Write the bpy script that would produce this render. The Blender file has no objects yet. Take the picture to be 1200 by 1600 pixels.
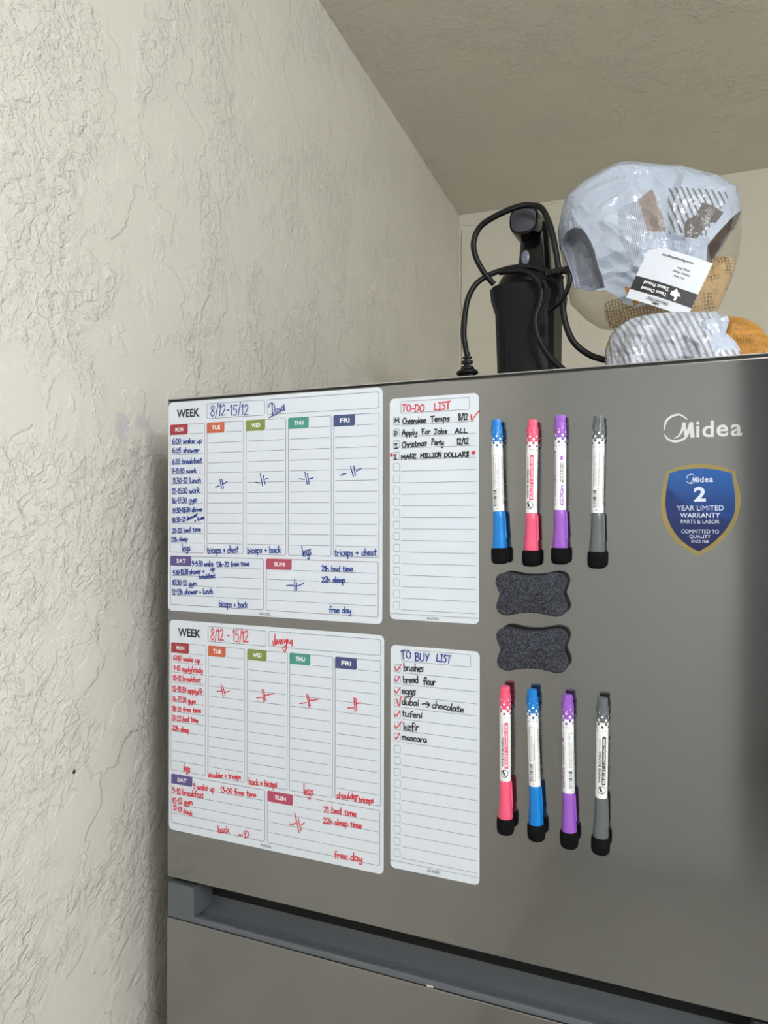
import bpy, bmesh, math, random
from mathutils import Vector, Matrix, noise
random.seed(7)
S = bpy.context.scene
COL = S.collection

# ------------------------------------------------------------------ camera, world, lamps, exposure
CAM_POS = Vector((0.54706, -0.66005, 1.54599))
CAM_YAW, CAM_PITCH, FOCAL_PX = 0.39569, 0.00421, 1109.3
cam_data = bpy.data.cameras.new('camera')
cam = bpy.data.objects.new('camera', cam_data)
COL.objects.link(cam)
fw = Vector((-math.sin(CAM_YAW) * math.cos(CAM_PITCH), math.cos(CAM_YAW) * math.cos(CAM_PITCH), math.sin(CAM_PITCH)))
rt = Vector((math.cos(CAM_YAW), math.sin(CAM_YAW), 0))
up = rt.cross(fw)
cam.matrix_world = Matrix(((rt.x, up.x, -fw.x, CAM_POS.x), (rt.y, up.y, -fw.y, CAM_POS.y), (rt.z, up.z, -fw.z, CAM_POS.z), (0, 0, 0, 1)))
cam_data.sensor_fit = 'VERTICAL'
cam_data.sensor_height = 32.0
cam_data.lens = FOCAL_PX / 1600 * 32.0
cam_data.clip_start = 0.02
S.camera = cam

LAMP_UV, LAMP_STRENGTH, LAMP_COLOR = (1.02, -0.92), 66.0, (0.945, 0.98, 1.05)
FILL_LAMP_UV, FILL_LAMP_STRENGTH = (1.95, -1.5), 162.0  # added lamp that fills the walls with even light
world = bpy.data.worlds.new('world')
S.world = world
world.use_nodes = True
world.node_tree.nodes['Background'].inputs[0].default_value = (0.9, 0.92, 1.0, 1)
world.node_tree.nodes['Background'].inputs[1].default_value = 0.05
S.view_settings.view_transform = 'Standard'
S.view_settings.look = 'None'
S.view_settings.gamma = 1
S.view_settings.use_curve_mapping = False
S.view_settings.exposure = 0.07

# ------------------------------------------------------------------ helpers
def srgb(r, g, b):
    f = lambda c: (c / 255 / 12.92) if c / 255 <= 0.04045 else ((c / 255 + 0.055) / 1.055) ** 2.4
    return (f(r), f(g), f(b), 1)

def mat(name, color, rough=0.5, metal=0.0, spec=0.5, emit=None, coat=0.0):
    m = bpy.data.materials.new(name)
    m.use_nodes = True
    b = m.node_tree.nodes['Principled BSDF']
    b.inputs['Base Color'].default_value = color
    b.inputs['Roughness'].default_value = rough
    b.inputs['Metallic'].default_value = metal
    b.inputs['Specular IOR Level'].default_value = spec
    b.inputs['Coat Weight'].default_value = coat
    if emit:
        b.inputs['Emission Color'].default_value = color
        b.inputs['Emission Strength'].default_value = emit
    return m

class Nodes:
    """small wrapper to write node trees in one line each"""
    def __init__(s, m):
        s.m, s.t = m, m.node_tree
        s.bsdf = s.t.nodes['Principled BSDF']
        s.out = s.t.nodes['Material Output']
    def put(s, sock, v):
        if hasattr(v, 'is_output'):
            s.t.links.new(v, sock)
        else:
            sock.default_value = v
    def coords(s, which='Object'):
        return s.t.nodes.new('ShaderNodeTexCoord').outputs[which]
    def mapping(s, v, loc=(0, 0, 0), rot=(0, 0, 0), scale=(1, 1, 1)):
        n = s.t.nodes.new('ShaderNodeMapping')
        s.put(n.inputs[0], v)
        n.inputs[1].default_value, n.inputs[2].default_value, n.inputs[3].default_value = loc, rot, scale
        return n.outputs[0]
    def noise(s, v, scale, detail=3, rough=0.5, dist=0.0):
        n = s.t.nodes.new('ShaderNodeTexNoise')
        s.put(n.inputs['Vector'], v)
        n.inputs['Scale'].default_value, n.inputs['Detail'].default_value = scale, detail
        n.inputs['Roughness'].default_value, n.inputs['Distortion'].default_value = rough, dist
        return n.outputs['Fac']
    def voronoi(s, v, scale, feature='F1', out='Distance'):
        n = s.t.nodes.new('ShaderNodeTexVoronoi')
        n.feature = feature
        s.put(n.inputs['Vector'], v)
        n.inputs['Scale'].default_value = scale
        return n.outputs[out]
    def math(s, op, a, b=0.0, c=0.0, clamp=False):
        n = s.t.nodes.new('ShaderNodeMath')
        n.operation, n.use_clamp = op, clamp
        for i, v in enumerate((a, b, c)):
            s.put(n.inputs[i], v)
        return n.outputs[0]
    def ramp(s, fac, lo, hi):
        n = s.t.nodes.new('ShaderNodeMapRange')
        n.interpolation_type = 'SMOOTHSTEP'
        s.put(n.inputs[0], fac)
        n.inputs[1].default_value, n.inputs[2].default_value = lo, hi
        return n.outputs[0]
    def mix(s, fac, a, b):
        n = s.t.nodes.new('ShaderNodeMix')
        n.data_type = 'RGBA'
        s.put(n.inputs[0], fac)
        s.put(n.inputs[6], a)
        s.put(n.inputs[7], b)
        return n.outputs[2]
    def sep(s, v):
        n = s.t.nodes.new('ShaderNodeSeparateXYZ')
        s.put(n.inputs[0], v)
        return n.outputs
    def bump(s, h, strength, dist):
        n = s.t.nodes.new('ShaderNodeBump')
        n.inputs['Strength'].default_value, n.inputs['Distance'].default_value = strength, dist
        s.put(n.inputs['Height'], h)
        s.put(s.bsdf.inputs['Normal'], n.outputs[0])
        return n.outputs[0]
    def length(s, v, centre):
        n = s.t.nodes.new('ShaderNodeVectorMath')
        n.operation = 'DISTANCE'
        s.put(n.inputs[0], v)
        n.inputs[1].default_value = centre
        return n.outputs['Value']

class MB:
    """collects vertices and faces and links them as one mesh object"""
    def __init__(s):
        s.v, s.f, s.m = [], [], []
    def face(s, pts, mi=0):
        b = len(s.v)
        s.v.extend(tuple(p) for p in pts)
        s.f.append(tuple(range(b, b + len(pts))))
        s.m.append(mi)
    def mesh(s, verts, faces, mi=0):
        b = len(s.v)
        s.v.extend(tuple(p) for p in verts)
        for f in faces:
            s.f.append(tuple(i + b for i in f))
            s.m.append(mi)
    def box(s, x0, x1, y0, y1, z0, z1, mi=0, bevel=0.0, seg=2):
        bm = bmesh.new()
        bmesh.ops.create_cube(bm, size=1)
        for v in bm.verts:
            v.co = Vector(((x0 + x1) / 2 + v.co.x * (x1 - x0), (y0 + y1) / 2 + v.co.y * (y1 - y0), (z0 + z1) / 2 + v.co.z * (z1 - z0)))
        if bevel:
            bmesh.ops.bevel(bm, geom=bm.edges[:], offset=bevel, segments=seg, affect='EDGES', profile=0.5)
        bm.verts.index_update()
        s.mesh([v.co.copy() for v in bm.verts], [[v.index for v in f.verts] for f in bm.faces], mi)
        bm.free()
    def lathe(s, prof, n=32, mi=0, cap=True, flat=None):
        """prof = [(radius, z)], turned about z"""
        b = len(s.v)
        for r, z in prof:
            for k in range(n):
                a = 2 * math.pi * k / n
                s.v.append((r * math.cos(a), r * math.sin(a), z))
        for i in range(len(prof) - 1):
            for k in range(n):
                k2 = (k + 1) % n
                s.f.append((b + i * n + k, b + i * n + k2, b + (i + 1) * n + k2, b + (i + 1) * n + k))
                s.m.append(mi)
        if cap:
            s.f.append(tuple(b + k for k in range(n))[::-1]); s.m.append(mi)
            s.f.append(tuple(b + (len(prof) - 1) * n + k for k in range(n))); s.m.append(mi)
    def loft(s, rings, mi=0, cap=True):
        b, n = len(s.v), len(rings[0])
        for r in rings:
            s.v.extend(tuple(p) for p in r)
        for i in range(len(rings) - 1):
            for k in range(n):
                k2 = (k + 1) % n
                s.f.append((b + i * n + k, b + i * n + k2, b + (i + 1) * n + k2, b + (i + 1) * n + k)); s.m.append(mi)
        if cap:
            s.f.append(tuple(b + k for k in range(n))[::-1]); s.m.append(mi)
            s.f.append(tuple(b + (len(rings) - 1) * n + k for k in range(n))); s.m.append(mi)
    def prism(s, outline, y0, y1, mi=0, side=None):
        """outline of (x, z) points in order, given thickness along y"""
        n, b = len(outline), len(s.v)
        s.v.extend((x, y0, z) for x, z in outline)
        s.v.extend((x, y1, z) for x, z in outline)
        s.f.append(tuple(b + i for i in range(n))); s.m.append(mi)
        s.f.append(tuple(b + n + i for i in range(n))[::-1]); s.m.append(mi)
        for i in range(n):
            j = (i + 1) % n
            s.f.append((b + i, b + n + i, b + n + j, b + j)); s.m.append(mi if side is None else side)
    def ribbon(s, pts, w, y, mi=0):
        """one flat continuous stroke through (x, z) points at depth y; each stroke of ink lies a hair above the last"""
        q = [pts[0]]
        for p in pts[1:]:
            if math.hypot(p[0] - q[-1][0], p[1] - q[-1][1]) > 1e-6:
                q.append(p)
        if len(q) < 2:
            return
        s.k = (getattr(s, 'k', 0) + 1) % 12
        y -= s.k * 8e-6
        n, b = len(q), len(s.v)
        for i, p in enumerate(q):
            a, c = q[max(i - 1, 0)], q[min(i + 1, n - 1)]
            d1 = Vector((p[0] - a[0], p[1] - a[1])) if i else Vector((c[0] - p[0], c[1] - p[1]))
            d2 = Vector((c[0] - p[0], c[1] - p[1])) if i < n - 1 else d1
            d1.normalize(); d2.normalize()
            t = d1 + d2
            t = d1 if t.length < 0.3 else t.normalized()
            k = min(1.6, 1 / max(0.4, abs(t.dot(d1)))) * w / 2
            ext = w * 0.35 * (-1 if i == 0 else 1 if i == n - 1 else 0)
            x, z = p[0] + t.x * ext, p[1] + t.y * ext
            yy = y - i * 1e-6
            s.v.append((x + t.y * k, yy, z - t.x * k))
            s.v.append((x - t.y * k, yy, z + t.x * k))
        for i in range(n - 1):
            s.f.append((b + 2 * i, b + 2 * i + 2, b + 2 * i + 3, b + 2 * i + 1)); s.m.append(mi)
    def tube(s, pts, r, n=10, mi=0, cap=True):
        pts = [Vector(p) for p in pts]
        rings, prev = [], None
        for i, p in enumerate(pts):
            t = (pts[min(i + 1, len(pts) - 1)] - pts[max(i - 1, 0)]).normalized()
            u = prev if prev is not None else (Vector((0, 1, 0)) if abs(t.y) < 0.9 else Vector((1, 0, 0)))
            u = (u - t * u.dot(t)).normalized()
            prev = u
            w = t.cross(u)
            rr = r[i] if isinstance(r, (list, tuple)) else r
            rings.append([p + (u * math.cos(2 * math.pi * k / n) + w * math.sin(2 * math.pi * k / n)) * rr for k in range(n)])
        s.loft(rings, mi, cap)
    def build(s, name, mats, parent=None, smooth=None, fix=True):
        me = bpy.data.meshes.new(name)
        me.from_pydata(s.v, [], s.f)
        for m in (mats if isinstance(mats, (list, tuple)) else [mats]):
            me.materials.append(m)
        me.polygons.foreach_set('material_index', s.m)
        if fix:
            bm = bmesh.new(); bm.from_mesh(me)
            bmesh.ops.recalc_face_normals(bm, faces=bm.faces[:])
            bm.to_mesh(me); bm.free()
        if smooth is not None:
            me.shade_smooth()
            me.set_sharp_from_angle(angle=math.radians(smooth))
        me.update()
        o = bpy.data.objects.new(name, me)
        COL.objects.link(o)
        o.parent = parent
        return o

def thing(name, label, cat, loc=(0, 0, 0), rot=(0, 0, 0), group=None):
    o = bpy.data.objects.new(name, None)
    o.empty_display_size = 0.02
    COL.objects.link(o)
    o.location, o.rotation_euler = loc, rot
    o['label'], o['category'] = label, cat
    if group:
        o['group'] = group
    return o

def structure(o):
    o['kind'] = 'structure'
    return o

def catmull(pts, n=5, closed=False):
    if len(pts) < 3:
        return list(pts)
    P, out = list(pts), []
    d = len(P[0])
    N = len(P)
    for i in range(N if closed else N - 1):
        if closed:
            p0, p1, p2, p3 = P[i - 1], P[i], P[(i + 1) % N], P[(i + 2) % N]
        else:
            p0, p1, p2, p3 = P[max(i - 1, 0)], P[i], P[i + 1], P[min(i + 2, N - 1)]
        for k in range(n):
            t = k / n
            out.append(tuple(0.5 * (2 * p1[j] + (p2[j] - p0[j]) * t + (2 * p0[j] - 5 * p1[j] + 4 * p2[j] - p3[j]) * t * t + (3 * p1[j] - p0[j] - 3 * p2[j] + p3[j]) * t ** 3) for j in range(d)))
    if not closed:
        out.append(tuple(P[-1]))
    return out

def rounded_rect(x0, x1, z0, z1, r, n=5):
    out = []
    for cx, cz, a0 in ((x1 - r, z1 - r, 0), (x0 + r, z1 - r, 90), (x0 + r, z0 + r, 180), (x1 - r, z0 + r, 270)):
        for k in range(n + 1):
            a = math.radians(a0 + 90 * k / n)
            out.append((cx + r * math.cos(a), cz + r * math.sin(a)))
    return out

_text_cache = {}
def text_shape(body, bold=0.0, shear=0.0, cuts=0):
    """flat lettering in the built-in typeface, scaled to a unit box -> (verts, faces, aspect)"""
    key = (body, bold, shear, cuts)
    if key not in _text_cache:
        c = bpy.data.curves.new('lettering', 'FONT')
        c.body, c.offset, c.shear = body, bold, shear
        c.resolution_u = 4
        o = bpy.data.objects.new('lettering', c)
        COL.objects.link(o)
        dg = bpy.context.evaluated_depsgraph_get()
        me = o.evaluated_get(dg).to_mesh()
        vs = [(v.co.x, v.co.y) for v in me.vertices]
        fs = [tuple(p.vertices) for p in me.polygons]
        o.evaluated_get(dg).to_mesh_clear()
        bpy.data.objects.remove(o)
        bpy.data.curves.remove(c)
        xs, ys = [v[0] for v in vs], [v[1] for v in vs]
        if cuts:                                     # slice the letters across their height so that they can follow a round surface
            bm = bmesh.new()
            bv = [bm.verts.new((x, y, 0)) for x, y in vs]
            for f in fs:
                try: bm.faces.new([bv[i] for i in f])
                except ValueError: pass
            for c_ in range(1, cuts + 1):
                yc = min(ys) + (max(ys) - min(ys)) * c_ / (cuts + 1)
                bmesh.ops.bisect_plane(bm, geom=bm.verts[:] + bm.edges[:] + bm.faces[:], plane_co=(0, yc, 0), plane_no=(0, 1, 0))
            bm.verts.index_update()
            vs = [(v.co.x, v.co.y) for v in bm.verts]
            fs = [tuple(v.index for v in f.verts) for f in bm.faces]
            bm.free()
        w, h = max(xs) - min(xs), max(ys) - min(ys)
        _text_cache[key] = ([((x - min(xs)) / w, (y - min(ys)) / h) for x, y in vs], fs, w / h)
    return _text_cache[key]

def flat_text(mb, body, x0, x1, z0, z1, y, mi=0, bold=0.0, shear=0.0):
    vs, fs, _ = text_shape(body, bold, shear)
    mb.mesh([(x0 + u * (x1 - x0), y, z0 + v * (z1 - z0)) for u, v in vs], fs, mi)

# ------------------------------------------------------------------ handwriting: single-stroke letters (cap height 1)
GLYPH = {
 'a': (.54, [[(.42, .48), (.2, .55), (.03, .3), (.12, .02), (.3, .1), (.42, .48), (.42, .1), (.5, 0)]]),
 'b': (.5, [[(.06, 1), (.05, 0)], [(.05, .3), (.25, .55), (.42, .35), (.3, .02), (.05, .08)]]),
 'c': (.46, [[(.4, .45), (.22, .55), (.04, .28), (.18, 0), (.42, .08)]]),
 'd': (.54, [[(.42, .45), (.2, .53), (.03, .25), (.18, 0), (.42, .2)], [(.43, 1), (.42, 0)]]),
 'e': (.48, [[(.05, .27), (.38, .32), (.3, .53), (.1, .48), (.03, .22), (.18, 0), (.42, .08)]]),
 'f': (.44, [[(.42, .92), (.28, 1), (.18, .8), (.18, -.1)], [(.02, .5), (.38, .52)]]),
 'g': (.54, [[(.42, .5), (.2, .55), (.04, .3), (.16, .05), (.38, .2), (.42, .5)], [(.42, .5), (.42, -.2), (.25, -.42), (.08, -.25)]]),
 'h': (.5, [[(.06, 1), (.05, 0)], [(.05, .3), (.25, .55), (.38, .4), (.4, 0)]]),
 'i': (.22, [[(.08, .52), (.1, 0)], [(.09, .74), (.11, .78)]]),
 'k': (.48, [[(.06, 1), (.05, 0)], [(.38, .55), (.06, .25)], [(.14, .3), (.42, 0)]]),
 'l': (.22, [[(.08, 1), (.08, .08), (.16, 0)]]),
 'm': (.68, [[(.04, .52), (.05, 0)], [(.05, .33), (.2, .55), (.28, .4), (.28, 0)], [(.28, .33), (.46, .55), (.54, .4), (.56, 0)]]),
 'n': (.5, [[(.04, .52), (.05, 0)], [(.05, .33), (.22, .55), (.37, .4), (.39, 0)]]),
 'o': (.5, [[(.25, .55), (.06, .4), (.06, .12), (.22, 0), (.4, .15), (.4, .42), (.22, .55)]]),
 'p': (.5, [[(.05, .52), (.05, -.42)], [(.05, .38), (.25, .55), (.42, .32), (.28, .02), (.05, .1)]]),
 'r': (.4, [[(.04, .52), (.05, 0)], [(.05, .28), (.2, .52), (.36, .47)]]),
 's': (.42, [[(.36, .47), (.2, .55), (.06, .42), (.32, .18), (.2, 0), (.03, .06)]]),
 't': (.42, [[(.18, .85), (.17, .08), (.32, 0)], [(.02, .55), (.36, .57)]]),
 'u': (.5, [[(.04, .52), (.06, .1), (.2, 0), (.36, .2)], [(.38, .52), (.38, .1), (.46, 0)]]),
 'w': (.64, [[(.03, .52), (.14, 0)], [(.14, 0), (.28, .45)], [(.28, .45), (.42, 0)], [(.42, 0), (.58, .52)]]),
 'y': (.5, [[(.04, .52), (.1, .15), (.25, .12), (.4, .45)], [(.42, .52), (.38, -.2), (.2, -.42), (.08, -.3)]]),
 '0': (.5, [[(.24, 1), (.06, .7), (.06, .25), (.24, 0), (.42, .3), (.42, .72), (.24, 1)]]),
 '1': (.28, [[(.02, .75), (.16, 1)], [(.16, 1), (.15, 0)]]),
 '2': (.5, [[(.05, .78), (.22, 1), (.4, .75), (.25, .35), (.04, .02)], [(.04, .02), (.46, .04)]]),
 '3': (.48, [[(.05, .9), (.28, .98), (.36, .75), (.16, .55)], [(.16, .55), (.4, .42), (.36, .1), (.18, 0), (.03, .1)]]),
 '5': (.48, [[(.42, 1), (.1, .98)], [(.1, .98), (.07, .58)], [(.07, .58), (.28, .62), (.4, .35), (.26, .02), (.03, .06)]]),
 '6': (.48, [[(.34, 1), (.12, .7), (.05, .3), (.18, 0), (.38, .12), (.36, .42), (.2, .5), (.07, .3)]]),
 '7': (.48, [[(.03, .95), (.42, .98)], [(.42, .98), (.16, 0)], [(.12, .5), (.38, .52)]]),
 '8': (.5, [[(.4, .85), (.22, 1), (.07, .8), (.22, .55), (.42, .3), (.26, 0), (.05, .2), (.2, .5), (.38, .72), (.4, .85)]]),
 '9': (.48, [[(.38, .75), (.2, 1), (.05, .78), (.14, .52), (.36, .65), (.38, .85)], [(.38, .85), (.36, .3), (.2, 0), (.06, .06)]]),
 '/': (.36, [[(.28, 1.1), (.06, -.15)]]),
 '-': (.4, [[(.06, .45), (.32, .47)]]),
 ':': (.2, [[(.08, .5), (.1, .46)], [(.08, .12), (.1, .08)]]),
 '+': (.5, [[(.22, .6), (.22, .08)], [(.02, .34), (.42, .36)]]),
 '*': (.6, [[(.3, .95), (.3, .15)], [(.05, .75), (.55, .35)], [(.05, .35), (.55, .75)], [(.02, .55), (.58, .55)]]),
 ' ': (.36, []),
 'A': (.64, [[(.02, 0), (.28, 1)], [(.28, 1), (.52, 0)], [(.02, .35), (.5, .4)]]),
 'B': (.56, [[(.08, 1), (.06, 0)], [(.0, .95), (.3, 1), (.4, .75), (.1, .55)], [(.1, .55), (.48, .4), (.36, .05), (.0, .02)]]),
 'C': (.58, [[(.5, .82), (.3, 1), (.06, .65), (.08, .2), (.28, 0), (.52, .15)]]),
 'D': (.58, [[(.08, 1), (.06, 0)], [(.0, .95), (.32, .95), (.5, .6), (.4, .15), (.04, 0)]]),
 'E': (.5, [[(.42, .9), (.12, .95), (.1, .52), (.36, .52)], [(.1, .52), (.08, .04), (.44, .04)]]),
 'F': (.5, [[(.08, 1), (.08, 0)], [(0, .95), (.46, 1)], [(.02, .5), (.36, .54)]]),
 'I': (.44, [[(.04, .98), (.36, 1)], [(.2, 1), (.2, 0)], [(.0, 0), (.4, .02)]]),
 'J': (.5, [[(.04, .96), (.44, 1)], [(.28, 1), (.28, .2), (.14, 0), (.0, .15)]]),
 'K': (.54, [[(.08, 1), (.06, 0)], [(.48, 1), (.08, .5)], [(.16, .56), (.5, 0)]]),
 'L': (.5, [[(.08, 1), (.06, .02)], [(.06, .02), (.46, .06)]]),
 'M': (.72, [[(.04, 0), (.1, 1)], [(.1, 1), (.33, .35)], [(.33, .35), (.56, 1)], [(.56, 1), (.62, 0)]]),
 'N': (.6, [[(.05, 0), (.07, 1)], [(.07, 1), (.46, 0)], [(.46, 0), (.48, 1)]]),
 'O': (.6, [[(.3, 1), (.08, .75), (.06, .25), (.28, 0), (.5, .25), (.5, .72), (.28, 1)]]),
 'P': (.52, [[(.08, 1), (.06, 0)], [(.0, .95), (.34, 1), (.44, .72), (.08, .5)]]),
 'R': (.56, [[(.08, 1), (.06, 0)], [(.0, .95), (.34, 1), (.42, .75), (.08, .52)], [(.12, .52), (.5, 0)]]),
 'S': (.52, [[(.44, .88), (.24, 1), (.08, .78), (.4, .35), (.26, 0), (.04, .1)]]),
 'T': (.58, [[(.0, .96), (.56, 1)], [(.28, 1), (.26, 0)]]),
 'U': (.56, [[(.06, 1), (.06, .25), (.24, 0), (.44, .25), (.46, 1)]]),
 'Y': (.54, [[(.04, 1), (.24, .5)], [(.48, 1), (.16, 0)]]),
 '$': (.5, [[(.44, .85), (.24, .95), (.08, .75), (.4, .35), (.26, .05), (.04, .12)], [(.2, 1.1), (.18, -.1)], [(.32, 1.1), (.3, -.1)]]),
}

def handwrite(mb, text, x0, z0, x1, z1, h, w, y, mi, rnd):
    """write text from (x0, z0) to (x1, z1) along a slightly uneven baseline"""
    total = sum(GLYPH[c][0] for c in text)
    L = math.hypot(x1 - x0, z1 - z0)
    sx = L / total
    ux, uz = (x1 - x0) / L, (z1 - z0) / L
    pos = 0.0
    for c in text:
        adv, strokes = GLYPH[c]
        dy, k, sl = rnd.uniform(-.04, .04), rnd.uniform(.92, 1.08), rnd.uniform(-.02, .09)
        for st in strokes:
            q = []
            for px, pz in catmull(st, 4):
                a = (pos + px + sl * pz * .6) * sx
                b = (pz * k + dy) * h
                q.append((x0 + ux * a - uz * b, z0 + uz * a + ux * b))
            mb.ribbon(q, w, y, mi)
        pos += adv

# ------------------------------------------------------------------ materials
def plaster(name, color, patch=False, amp=1.0, seed=0.0):
    m = mat(name, color, rough=0.62, spec=0.35)
    n = Nodes(m)
    co = n.mapping(n.coords(), loc=(seed, seed * 1.7, seed * 0.6))
    warp = n.noise(co, 14, 3, 0.55)
    wc = n.t.nodes.new('ShaderNodeVectorMath'); wc.operation = 'MULTIPLY_ADD'
    n.put(wc.inputs[0], warp); wc.inputs[1].default_value = (0.03, 0.035, 0.03); n.put(wc.inputs[2], co)
    wv = wc.outputs[0]
    # trowelled skins: plateaus with a crisp edge, leaving smooth islands between them
    a = n.noise(wv, 13, 5, 0.55)
    b = n.noise(n.mapping(wv, loc=(3.1, 1.7, 5.2), rot=(0.4, 0.2, 0.9)), 36, 5, 0.6)
    c = n.noise(n.mapping(wv, loc=(9.1, 4.7, 2.2)), 78, 4, 0.6)
    zone = n.ramp(n.noise(n.mapping(co, loc=(1.3, 8.2, 4.4)), 6.0, 3, 0.6), 0.43, 0.55)
    pa, pb, pc = n.ramp(a, 0.485, 0.525), n.ramp(b, 0.47, 0.53), n.ramp(c, 0.44, 0.56)
    fine = n.noise(co, 240, 3, 0.6)
    h = n.math('MULTIPLY', pa, 0.5)
    h = n.math('MULTIPLY_ADD', n.math('MULTIPLY', pb, zone), 0.6, h)
    h = n.math('MULTIPLY_ADD', n.math('MULTIPLY', pc, zone), 0.5, h)
    h = n.math('MULTIPLY_ADD', a, 0.8, h)
    h = n.math('MULTIPLY_ADD', n.noise(co, 110, 3, 0.6), 0.22, h)
    h = n.math('MULTIPLY_ADD', fine, 0.12, h)
    n.bump(h, 0.68 * amp, 0.0024)
    tone = n.mix(n.math('MULTIPLY', n.noise(co, 2.2, 2), 0.10), color, tuple(k * 0.86 for k in color[:3]) + (1,))
    if patch:
        oc = n.coords()
        wob = n.math('MULTIPLY_ADD', n.noise(oc, 60, 2), 0.012, -0.006)
        d1 = n.math('ADD', n.length(n.mapping(oc, scale=(0, 1.0, 0.62)), (0, 0.0137, 1.653 * 0.62)), wob)
        d2 = n.math('ADD', n.length(n.mapping(oc, scale=(0, 0.8, 1.0)), (0, 0.0507 * 0.8, 1.664)), wob)
        k = n.math('MAXIMUM', n.math('SUBTRACT', 1.0, n.ramp(d1, 0.0105, 0.0135)), n.math('MULTIPLY', n.math('SUBTRACT', 1.0, n.ramp(d2, 0.004, 0.014)), 0.7))
        tone = n.mix(k, tone, srgb(208, 204, 206))
    n.put(n.bsdf.inputs['Base Color'], tone)
    return m

WALL_COLOR = srgb(225, 222, 213)
M_wall_left = plaster('plaster_wall', WALL_COLOR, patch=True, amp=1.0)
M_wall = plaster('plaster_back_wall', srgb(226, 221, 204), amp=0.55, seed=2.0)
M_ceiling = plaster('plaster_ceiling', srgb(220, 215, 201), amp=1.0, seed=5.0)
M_floor = mat('floor_tile', srgb(206, 203, 197), 0.4)
nf = Nodes(M_floor)
nf.put(nf.bsdf.inputs['Base Color'], nf.mix(nf.noise(nf.coords(), 6, 4), srgb(184, 181, 174), srgb(198, 195, 189)))
M_hall = mat('added_hall_paint', srgb(200, 200, 199), 0.7)
M_front = mat('white_wall_paint', srgb(240, 241, 240), 0.6)

def brushed(name, color, rough):
    m = mat(name, color, rough, metal=0.97)
    n = Nodes(m)
    co = n.coords()
    streak = n.noise(n.mapping(co, scale=(3, 60, 900)), 1.0, 3, 0.6)
    cloud = n.noise(co, 9, 3)
    n.put(n.bsdf.inputs['Roughness'], n.math('MULTIPLY_ADD', cloud, 0.03, n.math('MULTIPLY_ADD', streak, 0.03, rough - 0.03)))
    n.put(n.bsdf.inputs['Base Color'], n.mix(streak, tuple(c * 0.95 for c in color[:3]) + (1,), tuple(min(1, c * 1.05) for c in color[:3]) + (1,)))
    n.bump(streak, 0.02, 0.0001)
    return m

M_steel = brushed('brushed_steel', (0.275, 0.277, 0.278, 1), 0.10)
M_body = mat('fridge_side_paint', srgb(62, 62, 63), 0.45)
M_seam = mat('dark_seam', (0.006, 0.006, 0.007, 1), 0.7)
M_trim = mat('pale_steel_edge', (0.5, 0.5, 0.5, 1), 0.3, metal=1.0)
M_handle = mat('handle_plastic', srgb(88, 92, 97), 0.3)
M_chrome = mat('chrome_lettering', (0.88, 0.89, 0.9, 1), 0.10, metal=1.0)

M_sheet = mat('magnet_sheet', srgb(216, 223, 232), 0.3, spec=0.4)
ns = Nodes(M_sheet)
ns.bump(ns.noise(ns.coords(), 60, 3), 0.05, 0.0004)
M_rule = mat('printed_rule', srgb(150, 154, 160), 0.45)
M_outline = mat('printed_outline', srgb(140, 138, 150), 0.45)
M_print_black = mat('printed_black', srgb(38, 38, 42), 0.45)
M_print_white = mat('printed_white', srgb(240, 240, 244), 0.45)
M_ink = {'b': mat('blue_marker_ink', srgb(18, 54, 140), 0.35), 'r': mat('red_marker_ink', srgb(214, 38, 56), 0.35), 'k': mat('black_marker_ink', srgb(26, 28, 32), 0.35)}
TAB_COLORS = {'MON': (158, 56, 66), 'TUE': (194, 98, 70), 'WED': (126, 142, 70), 'THU': (72, 146, 132), 'FRI': (66, 78, 124), 'SAT': (92, 80, 136), 'SUN': (174, 74, 98)}

# ------------------------------------------------------------------ the room (turned a little against the fridge)
GAP, TURN = 0.08, 0.0325
ROOM_D, ROOM_H = 1.6156, 2.5433
ROOM_R, ROOM_F = 2.75, -2.75
def room(u, v, z=0.0):
    return Vector((-GAP + u * math.cos(TURN) - v * math.sin(TURN), u * math.sin(TURN) + v * math.cos(TURN), z))
def slab(name, u0, u1, v0, v1, z0, z1, m):
    mb = MB()
    mb.box(u0, u1, v0, v1, z0, z1)
    o = structure(mb.build(name, m))
    o.location, o.rotation_euler = room(0, 0), (0, 0, TURN)
    return o
DOOR_U0, DOOR_U1, HALL_F = 0.77, 1.80, -4.6
slab('wall_left', -0.12, 0.0, ROOM_F - 0.12, ROOM_D + 0.12, 0.0, ROOM_H, M_wall_left)
slab('wall_back', 0.0, ROOM_R, ROOM_D, ROOM_D + 0.12, 0.0, ROOM_H, M_wall)
slab('wall_right', ROOM_R, ROOM_R + 0.12, ROOM_F - 0.12, ROOM_D + 0.12, 0.0, ROOM_H, M_wall)
fw_ = MB()
fw_.box(0.0, DOOR_U0, ROOM_F - 0.12, ROOM_F, 0, ROOM_H)
fw_.box(DOOR_U1, ROOM_R, ROOM_F - 0.12, ROOM_F, 0, ROOM_H)
o = structure(fw_.build('wall_front', M_front)); o.location, o.rotation_euler = room(0, 0), (0, 0, TURN)
hb = MB()  # unseen hall, added to give the steel door its dark reflection
hb.box(DOOR_U0 - 0.1, DOOR_U0, HALL_F, ROOM_F - 0.12, 0, ROOM_H)
hb.box(DOOR_U1, DOOR_U1 + 0.1, HALL_F, ROOM_F - 0.12, 0, ROOM_H)
hb.box(DOOR_U0 - 0.1, DOOR_U1 + 0.1, HALL_F - 0.1, HALL_F, 0, ROOM_H)
o = structure(hb.build('wall_added_hall', M_hall)); o.location, o.rotation_euler = room(0, 0), (0, 0, TURN)
slab('ceiling', -0.12, ROOM_R + 0.12, HALL_F - 0.1, ROOM_D + 0.12, ROOM_H, ROOM_H + 0.1, M_ceiling)
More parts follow.
